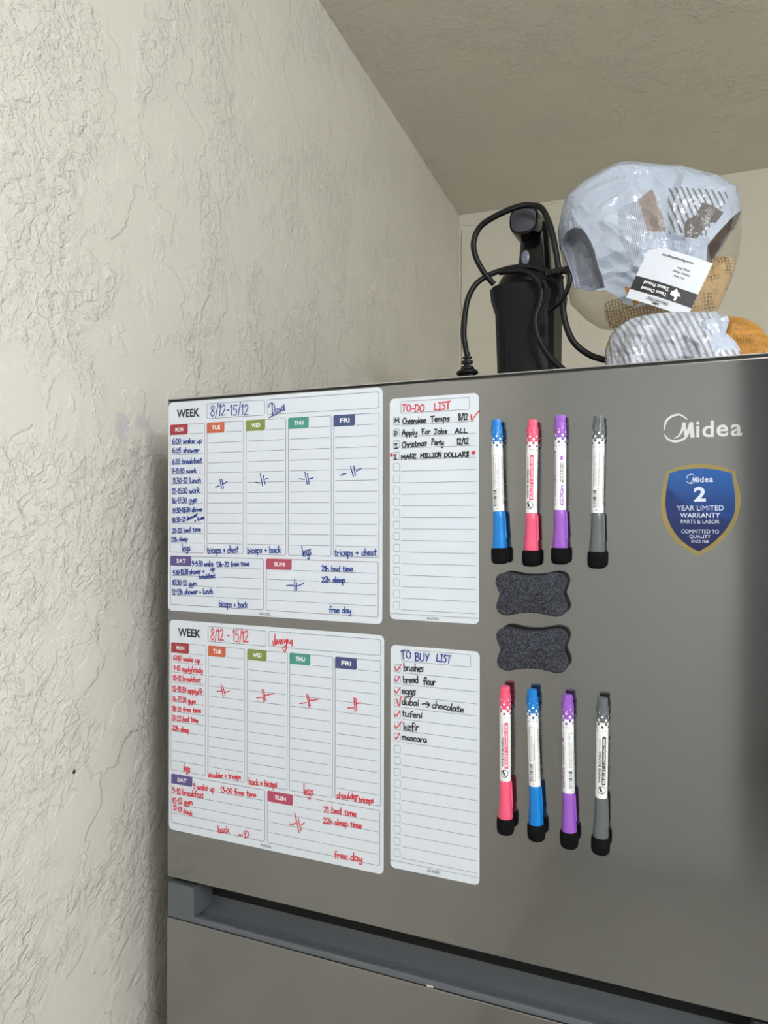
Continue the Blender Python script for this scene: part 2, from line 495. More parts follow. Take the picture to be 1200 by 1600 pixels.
slab('floor', -0.12, ROOM_R + 0.12, HALL_F - 0.1, ROOM_D + 0.12, -0.1, 0.0, M_floor)

# ragged bead of caulk along the back wall's top edge and the cracked corner joint
rnd = random.Random(3)
mb = MB()
pts = [(0.001, ROOM_H - 0.001)]
u, zl = 0.001, ROOM_H - 0.028
low = [(u, zl)]
for du, dz in ((.03, -.012), (.03, .0), (.004, .014), (.05, .004), (.05, .002), (.004, .007), (.07, .001), (.08, .004), (.10, .002), (.12, .003)):
    u += du; zl = min(zl + dz, ROOM_H - 0.002)
    low.append((u, zl + rnd.uniform(-.001, .001)))
outline = low + [(u, ROOM_H - 0.0005), (0.001, ROOM_H - 0.0005)]
mb.prism(outline, ROOM_D - 0.0035, ROOM_D + 0.001)
o = structure(mb.build('trim_1', M_wall)); o.location, o.rotation_euler = room(0, 0), (0, 0, TURN)
mb = MB()
crack, z = [], ROOM_H - 0.05
while z > 1.75:
    crack.append((0.0065 + rnd.uniform(-.0035, .0035), z))
    z -= rnd.uniform(.008, .03)
mb.ribbon(crack, 0.0020, ROOM_D - 0.0008, 0)
o = structure(mb.build('trim_2', mat('crack_brown', srgb(118, 106, 78), 0.9))); o.location, o.rotation_euler = room(0, 0), (0, 0, TURN)

# old nail hole in the left wall
mb = MB()
ring = [(-0.0618 + 0.0022 * math.cos(k * math.pi / 5) * (1 + .25 * math.sin(3 * k)), 1.2596 + 0.0028 * math.sin(k * math.pi / 5)) for k in range(10)]
b = [(0.0006, y, z) for y, z in ring]
mb.face(b, 0)
o = structure(mb.build('trim_3', mat('nail_hole_dark', srgb(62, 56, 46), 0.9))); o.location, o.rotation_euler = room(0, 0), (0, 0, TURN)

# ceiling lamps behind and beside the camera; the second is added as fill light
def ceiling_lamp(uv, radius, strength, label):
    p = room(uv[0], uv[1], ROOM_H)
    t = thing('ceiling_light', label, 'lamp', p, group='ceiling lamps of the room')
    mb = MB(); mb.lathe([(.06, -.018), (.06, -.001)], 48); mb.build('rim', mat('lamp_rim', (.8, .8, .8, 1), .4), t, smooth=40)
    mb = MB(); mb.lathe([(.012, -.13), (.012, -.018)], 16); mb.build('stem', mat('lamp_stem', (.6, .6, .6, 1), .3, metal=1.0), t, smooth=40)
    mb = MB(); mb.lathe([(radius * math.sin(a), -.23 - radius * .8 * math.cos(a)) for a in [.15 + i * 2.7 / 14 for i in range(15)]], 48)
    m = mat('lamp_diffuser', LAMP_COLOR + (1,), .5, emit=strength)
    mb.build('diffuser', m, t, smooth=50)
ceiling_lamp(LAMP_UV, 0.10, LAMP_STRENGTH, 'round white ceiling lamp in front of the fridge')
ceiling_lamp(FILL_LAMP_UV, 0.10, FILL_LAMP_STRENGTH, 'added round ceiling lamp for fill light near the added hall opening')

# ------------------------------------------------------------------ the fridge
FW, TOP = 0.640, 1.680
fridge = thing('refrigerator', 'brushed grey steel top freezer refrigerator covered with magnets', 'refrigerator', (FW / 2, 0, 0))
def fpart(mb, name, m, parent=fridge, smooth=None):
    for i, v in enumerate(mb.v):
        mb.v[i] = (v[0] - FW / 2, v[1], v[2])
    return mb.build(name, m, parent, smooth=smooth)
mb = MB()
mb.box(0.004, FW - 0.004, 0.076, 0.72, 0.03, 1.676, bevel=0.003)
fpart(mb, 'cabinet', M_body)
mb = MB(); mb.box(0.008, FW - 0.008, 0.066, 0.0765, 0.06, 1.672); fpart(mb, 'door_gasket', M_seam)
mb = MB(); mb.box(0.0, FW, 0.0, 0.068, 1.1295, 1.6772, bevel=0.0022, seg=3); door = fpart(mb, 'freezer_door', M_steel)
mb = MB(); mb.box(0.0008, FW - 0.0008, 0.0012, 0.068, 1.6768, 1.6788, bevel=0.0); fpart(mb, 'seam_strip', M_seam, door)
mb = MB(); mb.box(0.0, FW, 0.0004, 0.12, 1.6786, 1.6800, bevel=0.0005); fpart(mb, 'top_trim', M_trim, door)
mb = MB(); mb.box(0.0, FW, 0.0, 0.068, 0.07, 1.0834, bevel=0.0012, seg=2)
for k, (x, y, z) in enumerate(mb.v):
    if z > 1.0 and y > 0.01: mb.v[k] = (x, y, z - 0.0145)
lower = fpart(mb, 'lower_door', M_steel)
mb = MB(); mb.box(0.0008, FW - 0.0008, 0.001, 0.0045, 1.0828, 1.0848); fpart(mb, 'seam_strip', M_seam, lower)
mb = MB()
prof = [(0.0004, 1.0845), (0.0002, 1.0885), (0.0012, 1.0902), (0.006, 1.0907), (0.008, 1.0896), (0.0095, 1.084), (0.0125, 1.0790), (0.0265, 1.0785), (0.030, 1.0800), (0.0335, 1.0880), (0.036, 1.0985), (0.066, 1.0985), (0.066, 1.0700), (0.004, 1.0700), (0.0015, 1.0845)]
rings = [[(x, y, z) for y, z in prof] for x in (0.002, 0.0374, FW - 0.0374, FW - 0.002)]
mb.loft(rings)
handle = fpart(mb, 'handle_recess', M_handle, lower, smooth=35)
mb = MB(); mb.box(0.003, FW - 0.003, 0.0362, 0.0658, 1.0986, 1.1292); mb.box(0.003, 0.0370, 0.008, 0.0360, 1.1234, 1.1292); mb.box(FW - 0.0370, FW - 0.003, 0.008, 0.0360, 1.1234, 1.1292); fpart(mb, 'recess_shade_block', M_seam, lower)  # black blocks that stand for the shade under the freezer door
for x0, x1 in ((0.0012, 0.0374), (FW - 0.0374, FW - 0.0012)):
    mb = MB(); mb.box(x0, x1, 0.0006, 0.060, 1.0885, 1.1232, bevel=0.0008)
    fpart(mb, 'handle_end_block', M_handle, lower)
mb = MB(); mb.box(0.3165, 0.3235, -0.0002, 0.002, 1.0838, 1.0856, bevel=0.0004); fpart(mb, 'paint_chip', mat('bare_chip', srgb(205, 200, 190), .5), lower)
for x in (0.06, FW - 0.06):
    for y in (0.12, 0.66):
        mb = MB(); mb.lathe([(0.022, 0.0), (0.022, 0.012), (0.012, 0.014), (0.012, 0.032)], 20)
        mb.v = [(a + x, b + y, c) for a, b, c in mb.v]
        fpart(mb, 'foot', M_seam)

# raised maker's lettering on the door: ring with a swooping M, then the small letters
def maker_mark(mb, ox, oz, k, y0, y1, mi=0, flat=False):
    """ox, oz = middle of the mark; k scales millimetre outlines of the full-size mark"""
    def tr(p): return (ox + (p[0] - 2.1) * k, oz + (p[1] - 70.6) * k)
    layer = [0]
    def arc(pts, w0, w1):
        layer[0] += 1
        yk = y0 - layer[0] * 2e-5
        c = catmull(pts, 7)
        n = len(c)
        L, R = [], []
        for i, p in enumerate(c):
            a, b = c[max(i - 1, 0)], c[min(i + 1, n - 1)]
            d = math.hypot(b[0] - a[0], b[1] - a[1]) or 1
            nx, nz = -(b[1] - a[1]) / d, (b[0] - a[0]) / d
            t = i / (n - 1)
            w = w0 + (w1 - w0) * t if isinstance(w0, float) else w0[0] + (w0[1] - w0[0]) * math.sin(math.pi * t)
            L.append(tr((p[0] + nx * w / 2, p[1] + nz * w / 2))); R.append(tr((p[0] - nx * w / 2, p[1] - nz * w / 2)))
        for i in range(n - 1):
            q = [L[i], L[i + 1], R[i + 1], R[i]]
            if flat: mb.face([(x, yk, z) for x, z in q], mi)
            else: mb.prism(q, yk, y1, mi)
    arc([(-28.0, 69.7), (-27.7, 73.0), (-26.3, 77.1), (-23.2, 80.2), (-18.9, 81.9), (-14.6, 81.5), (-9.5, 77.6)], (0.8, 2.0), None)
    arc([(-27.8, 65.5), (-25.9, 62.2), (-22.4, 59.9), (-18.5, 59.3), (-14.2, 60.3), (-10.4, 62.9), (-7.6, 68.4)], (0.8, 2.2), None)
    arc([(-20.5, 62.0), (-17.2, 63.2), (-14.8, 66.4), (-13.2, 70.4), (-12.0, 75.0)], .6, 2.8)
    arc([(-12.6, 75.0), (-11.6, 69.0), (-10.9, 62.8)], 2.6, 2.0)
    arc([(-11.2, 62.6), (-9.0, 68.5), (-6.6, 75.0)], 1.4, 2.6)
    arc([(-6.6, 75.0), (-6.3, 69.0), (-5.5, 62.0)], 3.0, 3.2)
    for ch, x0, x1, z0, z1 in (('i', -2.8, -0.2, 62.0, 75.4), ('d', 2.0, 10.9, 61.8, 75.8), ('e', 12.9, 21.8, 61.8, 71.9), ('a', 23.6, 32.2, 61.8, 71.9)):
        vs, fs, _ = text_shape(ch, 0.018)
        v2 = [tr((x0 + a * (x1 - x0), z0 + b * (z1 - z0))) for a, b in vs]
        mb.mesh([(x, y0, z) for x, z in v2], fs, mi)
        if not flat:
            edges = {}
            for f in fs:
                for i in range(len(f)):
                    e = (f[i], f[(i + 1) % len(f)])
                    edges[tuple(sorted(e))] = edges.get(tuple(sorted(e)), 0) + 1
            for (a, b), c in edges.items():
                if c == 1:
                    mb.face([(v2[a][0], y0, v2[a][1]), (v2[b][0], y0, v2[b][1]), (v2[b][0], y1, v2[b][1]), (v2[a][0], y1, v2[a][1])], mi)
mb = MB()
maker_mark(mb, 0.5643, 1.6206, 0.001, -0.0009, 0.0004)
o = fpart(mb, 'maker_lettering', M_chrome, door, smooth=None)
o['label'] = 'chrome lettering with a ring around its first letter'

# ------------------------------------------------------------------ warranty sticker
M_gold = mat('gold_border', srgb(176, 158, 104), 0.28, metal=0.85)
M_blue = mat('sticker_blue', srgb(30, 72, 140), 0.3)
nb = Nodes(M_blue)
sx, sy, sz = nb.sep(nb.coords())
swoosh = nb.length(nb.coords(), (0.030, 0, 0.060))          # printed lighter arc over the darker ground of the sticker
nb.put(nb.bsdf.inputs['Base Color'], nb.mix(nb.ramp(swoosh, 0.066, 0.070), nb.mix(nb.ramp(sz, 0.0, 0.034), srgb(26, 58, 118), srgb(32, 84, 150)), nb.mix(nb.ramp(sz, -0.035, 0.01), srgb(22, 31, 76), srgb(24, 46, 102))))
sticker = thing('warranty_sticker', 'shield shaped blue warranty sticker with gold border on the fridge door', 'sticker', (0.5622, 0, 1.55))
SHIELD = [(0.5, 39.5), (8.9, 38.4), (17.1, 36.3), (27.1, 32.9), (27.5, 27.9), (28.9, 22.5), (30.7, 13.5), (30.9, 5.4), (28.9, -5.4), (24.4, -15.4), (17.0, -25.4), (8.8, -32.8), (-0.9, -39.0), (-10.6, -33.6), (-19.1, -26.4), (-24.9, -19.0), (-29.0, -9.2), (-30.5, -1.7), (-30.9, 6.7), (-29.8, 17.0), (-27.8, 27.2), (-26.1, 33.7), (-18.1, 36.8), (-8.7, 38.7)]
INNER = [(0.5, 35.6), (8.9, 34.9), (17.1, 33.1), (24.5, 30.9), (25.1, 25.3), (26.2, 18.0), (27.0, 9.0), (26.8, 0.9), (25.0, -6.3), (20.3, -15.4), (13.7, -23.6), (7.1, -29.7), (-0.8, -35.0), (-8.9, -30.4), (-16.5, -23.6), (-22.5, -14.3), (-25.8, -5.5), (-27.2, 4.8), (-26.8, 14.1), (-25.5, 23.4), (-24.2, 31.6), (-17.3, 34.0), (-8.7, 35.3)]
def shield_curve(pts, tip):
    corners = sorted({0, 3, tip, len(pts) - 3})              # the top middle, the two shoulders and the tip stay sharp
    out = []
    for a, b in zip(corners, corners[1:] + [len(pts)]):
        run = [pts[i % len(pts)] for i in range(a, b + 1)]
        out += catmull(run, 4)[:-1]
    return [(x / 1000, z / 1000) for x, z in out]
mb = MB(); mb.prism(shield_curve(SHIELD, 12), -0.0004, -0.0001); mb.build('border', M_gold, sticker)
mb = MB(); mb.prism(shield_curve(INNER, 12), -0.0007, -0.0004); mb.build('shield_face', M_blue, sticker)
mb = MB()
maker_mark(mb, 0.0, 0.0268, 0.00034, -0.00085, 0, flat=True)
for body, zc, h, w, bold in (('2', 13.6, 12.4, 9.3, .03), ('YEAR LIMITED', 1.9, 4.2, 36.5, .0), ('WARRANTY', -4.2, 4.2, 31, .008), ('PARTS & LABOR', -9.6, 3.2, 30, .0), ('COMMITTED TO', -18.0, 3.3, 29, .0), ('QUALITY', -22.6, 3.4, 16.5, .004), ('SINCE 1968', -26.4, 2.2, 13.5, .0)):
    flat_text(mb, body, -w / 2000, w / 2000, (zc - h / 2) / 1000, (zc + h / 2) / 1000, -0.00085, 0, bold)
mb.build('sticker_lettering', mat('sticker_white', srgb(205, 214, 228), 0.4), sticker, fix=False)

# ------------------------------------------------------------------ magnetic planners and lists
SHEET_T, PRINT_Y, TAB_Y, TABTXT_Y, INK_Y = 0.0006, -0.0008, -0.00085, -0.00095, -0.00105
def board(name, label, cat, cx, cz, w, h, ang, group, radius):
    t = thing(name, label, cat, (cx - math.cos(ang) * w / 2 - math.sin(ang) * h / 2, -0.0001, cz - math.sin(ang) * w / 2 + math.cos(ang) * h / 2), (0, -ang, 0), group)
    mb = MB(); mb.prism(rounded_rect(0, w, -h, 0, radius, 7), -SHEET_T, 0); mb.build('magnet_sheet', M_sheet, t)
    return t
def rule(mb, x0, x1, v, w=.55, mi=0):
    mb.face([(x0 / 1000, PRINT_Y, -(v + w / 2) / 1000), (x1 / 1000, PRINT_Y, -(v + w / 2) / 1000), (x1 / 1000, PRINT_Y, -(v - w / 2) / 1000), (x0 / 1000, PRINT_Y, -(v - w / 2) / 1000)], mi)
def ring(mb, x0, x1, v0, v1, r, w=.6, mi=0):
    a = rounded_rect(x0, x1, -v1, -v0, r)
    b = rounded_rect(x0 + w, x1 - w, -v1 + w, -v0 - w, max(r - w, .1))
    for i in range(len(a)):
        j = (i + 1) % len(a)
        mb.face([(p[0] / 1000, PRINT_Y, p[1] / 1000) for p in (a[i], a[j], b[j], b[i])], mi)
def write_all(t, writing, strokes, seed):
    rnd = random.Random(seed)
    mb, single = {}, []
    for text, x0, v0, x1, v1, h, c in writing:
        part = 'heading' if text in ('TO-DO', 'LIST', 'TO', 'BUY') else 'handwriting'
        if text == '*':
            m = MB(); single.append(('asterisk', c, m))
        else:
            m = mb.setdefault((part, c), MB())
        handwrite(m, text, x0 / 1000, -v0 / 1000, x1 / 1000, -v1 / 1000, h / 1000, 0.00102, INK_Y, 0, rnd)
    for c, pts in strokes:
        if c == 'r' and ('handwriting', 'k') in mb:
            m = MB(); single.append(('check_mark', c, m))
        else:
            m = mb.setdefault(('handwriting', c), MB())
        m.ribbon([(x / 1000, -v / 1000) for x, v in catmull(pts, 4)], 0.00105, INK_Y, 0)
    names = {'b': 'blue ', 'r': 'red ', 'k': 'black '}
    for part, c, m in [(k[0], k[1], m) for k, m in mb.items()] + single:
        o = m.build(part, M_ink[c], t, fix=False)
        o['label'] = names[c] + part.replace('_', ' ')
DAY_COLS = [('MON', 2.5, 51.0, 25.0), ('TUE', 53.8, 102.6, 23.6), ('WED', 105.5, 156.3, 24.6), ('THU', 158.7, 210.4, 25.0), ('FRI', 212.7, 264.5, 24.8)]
COL_TINT = {'MON': (176, 140, 150), 'TUE': (160, 155, 165), 'WED': (150, 152, 160), 'THU': (150, 155, 165), 'FRI': (128, 138, 165), 'SAT': (136, 132, 160), 'SUN': (160, 135, 150)}
M_tab = {d: mat('tab_' + d.lower(), srgb(*c), 0.45) for d, c in TAB_COLORS.items()}
M_col = {d: mat('column_line_' + d.lower(), srgb(*c), 0.45) for d, c in COL_TINT.items()}
def planner(cx, cz, w, h, ang, label, writing, strokes, seed):
    t = board('weekly_planner', label, 'planner', cx, cz, w, h, ang, 'magnetic weekly planners', 0.0055)
    mb = MB()
    ring(mb, 53.4, 129.6, 4.2, 21.4, 2.6)
    ring(mb, 132.7, 264.2, 4.2, 21.0, 2.6)
    for d, x0, x1, tw in DAY_COLS:
        rule(mb, x0 + tw + 1.2, x1 - 2.4, 37.0)
        for i in range(11):
            rule(mb, x0 + 2.2, x1 - 2.4, 48.4 + 11.28 * i)
    for i, v in enumerate((188.0, 198.5, 209.8, 221.0)):
        if i: rule(mb, 5.6, 64.2, v)
        rule(mb, 66.8, 125.6, v)
        rule(mb, 165.4 if i == 0 else 134.0, 196.0, v)
        rule(mb, 198.7, 261.7, v)
    mb.build('ruled_lines', M_rule, t, fix=False)
    mb = MB()
    mats = list(M_col.values())
    keys = list(M_col)
    for d, x0, x1, tw in DAY_COLS:
        ring(mb, x0, x1, 25.7, 172.3, 2.2, mi=keys.index(d))
    ring(mb, 3.3, 128.7, 176.3, 232.3, 2.2, mi=keys.index('SAT'))
    ring(mb, 131.6, 263.8, 176.3, 232.5, 2.2, mi=keys.index('SUN'))
    mb.build('column_frames', mats, t, fix=False)
    for d, x0, tw, v0, v1 in [(d, x0, tw, 25.6, 37.4) for d, x0, x1, tw in DAY_COLS] + [('SAT', 3.3, 29.6, 176.2, 187.4), ('SUN', 131.6, 31.7, 176.2, 187.9)]:
        mb = MB()
        pts = [(x0, -v1), (x0 + tw - 2, -v1)] + [(x0 + tw - 2 + 2 * math.sin(a), -v1 + 2 - 2 * math.cos(a)) for a in (.4, .8, 1.2, 1.57)] + [(x0 + tw, -v0), (x0 + 1.6, -v0), (x0 + .5, -v0 - .5), (x0, -v0 - 1.6)]
        mb.face([(x / 1000, TAB_Y, z / 1000) for x, z in pts])
        tab = mb.build('day_tab', M_tab[d], t, fix=False)
        mb = MB()
        hw = 5.6 if d not in ('SAT', 'SUN') else 6.6
        flat_text(mb, d, (x0 + tw / 2 - hw + .6) / 1000, (x0 + tw / 2 + hw + .6) / 1000, -((v0 + v1) / 2 + 2.3) / 1000, -((v0 + v1) / 2 - 2.3) / 1000, TABTXT_Y, 0, .025)
        mb.build('day_name', M_print_white, tab, fix=False)
    mb = MB()
    flat_text(mb, 'WEEK', .0122, .0438, -.0182, -.0087, PRINT_Y, 0, .03)
    mb.build('printed_title', M_print_black, t, fix=False)
    mb = MB()
    flat_text(mb, 'ALEZEL', .1232, .1375, -.0376 - .2, -.2352, PRINT_Y, 0, .01)
    mb.build('maker_name', M_print_black, t, fix=False)
    write_all(t, writing, strokes, seed)
def task_list(cx, cz, w, h, ang, label, writing, strokes, seed):
    t = board('task_list', label, 'list', cx, cz, w, h, ang, 'magnetic lists', 0.005)
    mb = MB()
    ring(mb, 11.7, 82.8, 3.3, 15.5, 1.2, .5)
    for i in range(17):
        v = 26.95 + 11.49 * i
        rule(mb, 12.3, 88.7, v, .5)
        ring(mb, 3.9, 10.8, v - 8.0, v - 0.2, .9, .5)
    rule(mb, 0.0, w * 1000, 215.0, .5)
    mb.build('ruled_lines', M_rule, t, fix=False)
    mb = MB(); flat_text(mb, 'ALEZEL', .0388, .0524, -.2189, -.2166, PRINT_Y, 0, .01)
    mb.build('maker_name', M_print_black, t, fix=False)
    write_all(t, writing, strokes, seed)

WRITING_p1 = [
   ('6:00 wake up', 5.6, 47.7, 47.7, 47.7, 6.0, 'b'),
   ('6:05 shower', 5.6, 58.3, 43.9, 58.1, 5.3, 'b'),
   ('6:20 breakfast', 5.9, 71.2, 47.8, 70.5, 6.0, 'b'),
   ('7-11:30 work', 5.1, 82.0, 40.1, 81.6, 6.0, 'b'),
   ('11:30-12 lunch', 6.8, 93.3, 46.2, 92.8, 6.0, 'b'),
   ('12-15:30 work', 5.7, 105.2, 44.6, 104.0, 6.0, 'b'),
   ('16-17:30 gym', 5.8, 116.0, 41.3, 114.6, 5.9, 'b'),
   ('17:30-18:30 dinner', 6.6, 127.1, 49.0, 125.1, 5.3, 'b'),
   ('18:30-21', 6.1, 138.1, 25.3, 136.7, 5.5, 'b'),
   ('shower', 27.0, 136.0, 42.2, 130.0, 4.1, 'b'),
   ('+ free', 37.5, 138.0, 51.0, 133.2, 4.1, 'b'),
   ('21-22 bed time', 6.1, 150.3, 46.3, 147.6, 5.5, 'b'),
   ('22h sleep', 4.7, 160.0, 28.4, 158.5, 5.1, 'b'),
   ('legs', 20.3, 170.7, 32.1, 169.6, 8.2, 'b'),
   ('9-9:30 wake', 33.8, 187.2, 63.3, 186.8, 5.9, 'b'),
   ('up', 59.0, 191.5, 65.5, 191.2, 5.4, 'b'),
   ('13h-20 free time', 67.6, 187.2, 110.7, 184.6, 5.4, 'b'),
   ('9:30-10:30 shower +', 7.4, 198.6, 51.4, 194.8, 6.0, 'b'),
   ('breakfast', 43.7, 201.4, 66.0, 199.3, 5.0, 'b'),
   ('10:30-12 gym', 6.3, 209.6, 40.5, 209.2, 5.9, 'b'),
   ('12-13h shower + lunch', 6.3, 220.7, 62.8, 217.3, 6.0, 'b'),
   ('biceps + back', 70.9, 231.6, 108.7, 230.2, 7.1, 'b'),
   ('triceps + chest', 54.7, 172.3, 96.9, 170.3, 7.5, 'b'),
   ('biceps + back', 108.1, 171.2, 150.5, 169.4, 7.4, 'b'),
   ('legs', 176.9, 172.8, 187.7, 171.0, 10.2, 'b'),
   ('triceps + chest', 214.3, 171.2, 262.0, 169.8, 7.0, 'b'),
   ('21h bed time', 199.2, 187.9, 235.8, 186.7, 5.9, 'b'),
   ('22h sleep', 199.2, 199.3, 226.9, 198.6, 5.9, 'b'),
   ('free day', 208.0, 230.3, 233.7, 229.7, 6.5, 'b'),
   ('8/12-15/12', 58.4, 18.7, 109.2, 19.5, 12.0, 'b'),
]
STROKES_p1 = [
   ('b', [(157.0, 204.7), (163.4, 203.8), (168.3, 204.7), (173.4, 203.4), (178.4, 200.7)]),
   ('b', [(167.0, 196.9), (167.4, 209.5)]),
   ('b', [(169.4, 200.7), (169.4, 209.0)]),
   ('b', [(65.8, 98.1), (71.2, 96.6)]),
   ('b', [(71.7, 89.6), (74.2, 100.3)]),
   ('b', [(74.2, 89.2), (76.8, 99.9)]),
   ('b', [(75.0, 95.0), (78.1, 94.0), (81.4, 91.9)]),
   ('b', [(118.6, 93.6), (123.5, 94.7)]),
   ('b', [(124.2, 84.7), (127.4, 98.5)]),
   ('b', [(127.8, 86.4), (130.3, 95.8)]),
   ('b', [(129.0, 90.6), (133.9, 89.7)]),
   ('b', [(172.5, 90.8), (178.7, 91.5)]),
   ('b', [(179.2, 83.8), (182.2, 97.3)]),
   ('b', [(182.2, 85.5), (184.5, 96.7)]),
   ('b', [(183.3, 91.6), (189.0, 90.1)]),
   ('b', [(221.1, 88.3), (224.4, 87.0), (227.5, 86.5)]),
   ('b', [(232.5, 79.3), (235.8, 89.6)]),
   ('b', [(236.2, 78.8), (238.0, 88.7)]),
   ('b', [(239.1, 84.2), (244.4, 81.5)]),
   ('b', [(134.7, 13.0), (135.7, 9.8), (138.4, 8.6), (141.1, 10.1), (142.2, 14.3), (141.1, 18.9), (139.0, 20.6)]),
   ('b', [(138.9, 8.6), (139.5, 21.1)]),
   ('b', [(135.2, 24.3), (139.5, 22.5), (144.8, 20.7)]),
   ('b', [(146.1, 15.0), (144.0, 15.8), (143.5, 18.5), (145.4, 19.6), (146.4, 17.3), (146.1, 15.0), (146.5, 19.6)]),
   ('b', [(147.8, 15.1), (149.6, 18.9)]),
   ('b', [(150.6, 14.6), (148.0, 19.1)]),
   ('b', [(153.3, 12.7), (150.8, 13.9), (151.2, 17.1), (153.3, 16.3), (153.8, 10.9), (153.9, 14.5), (154.5, 17.8)]),
]
WRITING_p2 = [
   ('8/12 - 15/12', 57.4, 19.1, 107.5, 18.1, 12.4, 'r'),
   ('6:00 wake up', 5.9, 46.0, 43.6, 46.0, 6.2, 'r'),
   ('7-10 apply/study', 6.0, 57.7, 46.9, 57.2, 5.8, 'r'),
   ('10-12 breakfast', 5.6, 69.1, 44.5, 68.2, 5.8, 'r'),
   ('12-15:30 apply/fr', 5.2, 81.2, 47.4, 81.1, 5.8, 'r'),
   ('16-17:30 gym', 5.3, 92.9, 37.6, 92.6, 5.8, 'r'),
   ('18-21 free time', 4.9, 104.3, 45.0, 102.3, 5.5, 'r'),
   ('21-22 bed time', 4.5, 115.0, 41.0, 113.6, 5.8, 'r'),
   ('22h sleep', 5.0, 126.3, 29.0, 126.2, 5.5, 'r'),
   ('legs', 20.6, 170.4, 30.1, 171.2, 8.7, 'r'),
   ('shoulder + triceps', 54.9, 172.7, 98.2, 168.9, 5.6, 'r'),
   ('9 wake up', 34.5, 189.0, 63.5, 188.1, 6.7, 'r'),
   ('13-00 free time', 71.4, 187.4, 118.1, 185.7, 6.0, 'r'),
   ('9-10 breakfast', 5.3, 198.6, 48.9, 197.5, 6.8, 'r'),
   ('10-12 gym', 5.4, 210.0, 34.0, 207.5, 6.2, 'r'),
   ('12-13 back', 6.1, 217.2, 33.4, 219.9, 5.7, 'r'),
   ('back', 68.6, 232.8, 83.6, 230.1, 7.6, 'r'),
   ('back + biceps', 108.6, 173.1, 144.4, 171.0, 6.8, 'r'),
   ('legs', 176.3, 173.3, 187.9, 173.1, 10.2, 'r'),
   ('shoulder', 215.4, 171.6, 240.4, 168.5, 6.2, 'r'),
   ('+ triceps', 235.4, 172.6, 257.0, 170.0, 6.1, 'r'),
   ('21 bed time', 200.2, 188.3, 237.9, 186.7, 6.5, 'r'),
   ('22h sleep time', 199.7, 200.0, 243.8, 197.9, 6.5, 'r'),
   ('free day', 212.5, 233.4, 244.7, 231.9, 7.7, 'r'),
]
STROKES_p2 = [
   ('r', [(137.8, 14.4), (139.1, 19.8), (140.4, 16.9), (140.7, 6.8), (141.2, 16.0), (142.0, 18.8), (143.6, 12.6)]),
   ('r', [(143.6, 12.6), (144.7, 17.5), (146.8, 12.3), (147.3, 17.8), (149.4, 12.2), (150.0, 17.1)]),
   ('r', [(152.0, 12.0), (152.6, 16.0), (154.1, 12.7)]),
   ('r', [(154.7, 11.3), (154.9, 17.7), (153.7, 25.1), (150.5, 22.6), (152.1, 19.7), (155.2, 18.6)]),
   ('r', [(156.2, 11.7), (156.2, 16.2)]),
   ('r', [(158.3, 12.0), (156.6, 13.9), (158.9, 16.0)]),
   ('r', [(162.0, 12.2), (159.9, 13.2), (160.1, 16.0), (161.8, 14.5), (162.0, 11.7), (161.8, 18.6)]),
   ('r', [(95.5, 231.0), (96.6, 229.6), (97.8, 231.1), (99.0, 229.4), (100.4, 230.7)]),
   ('r', [(106.0, 224.2), (108.9, 227.2), (106.0, 231.2)]),
   ('r', [(101.9, 226.9), (103.1, 224.7), (105.1, 225.2), (103.9, 227.6), (101.9, 226.9)]),
   ('r', [(103.7, 227.6), (103.9, 233.0)]),
   ('r', [(165.5, 194.7), (168.3, 204.6), (171.0, 215.1)]),
   ('r', [(169.7, 199.6), (173.4, 212.4)]),
   ('r', [(159.2, 207.7), (163.8, 207.1), (166.8, 205.3)]),
   ('r', [(171.9, 207.1), (174.6, 205.9), (177.3, 203.0)]),
   ('r', [(71.3, 67.0), (74.7, 82.0)]),
   ('r', [(73.9, 68.9), (77.0, 79.2)]),
   ('r', [(66.2, 76.0), (72.6, 75.0)]),
   ('r', [(76.5, 76.1), (82.8, 74.0)]),
   ('r', [(124.9, 68.2), (127.4, 82.1)]),
   ('r', [(126.9, 68.0), (129.1, 80.2)]),
   ('r', [(117.7, 77.9), (126.2, 76.4)]),
   ('r', [(128.1, 74.5), (139.9, 70.9)]),
   ('r', [(179.3, 67.3), (182.8, 81.1)]),
   ('r', [(181.6, 68.7), (183.9, 79.6)]),
   ('r', [(171.2, 78.5), (179.3, 76.6)]),
   ('r', [(183.9, 73.5), (188.4, 73.3), (194.1, 71.1)]),
   ('r', [(234.4, 65.8), (235.8, 80.0)]),
   ('r', [(236.6, 66.2), (237.7, 78.8)]),
   ('r', [(227.5, 77.0), (234.0, 76.3)]),
   ('r', [(237.2, 72.0), (242.0, 70.1)]),
]
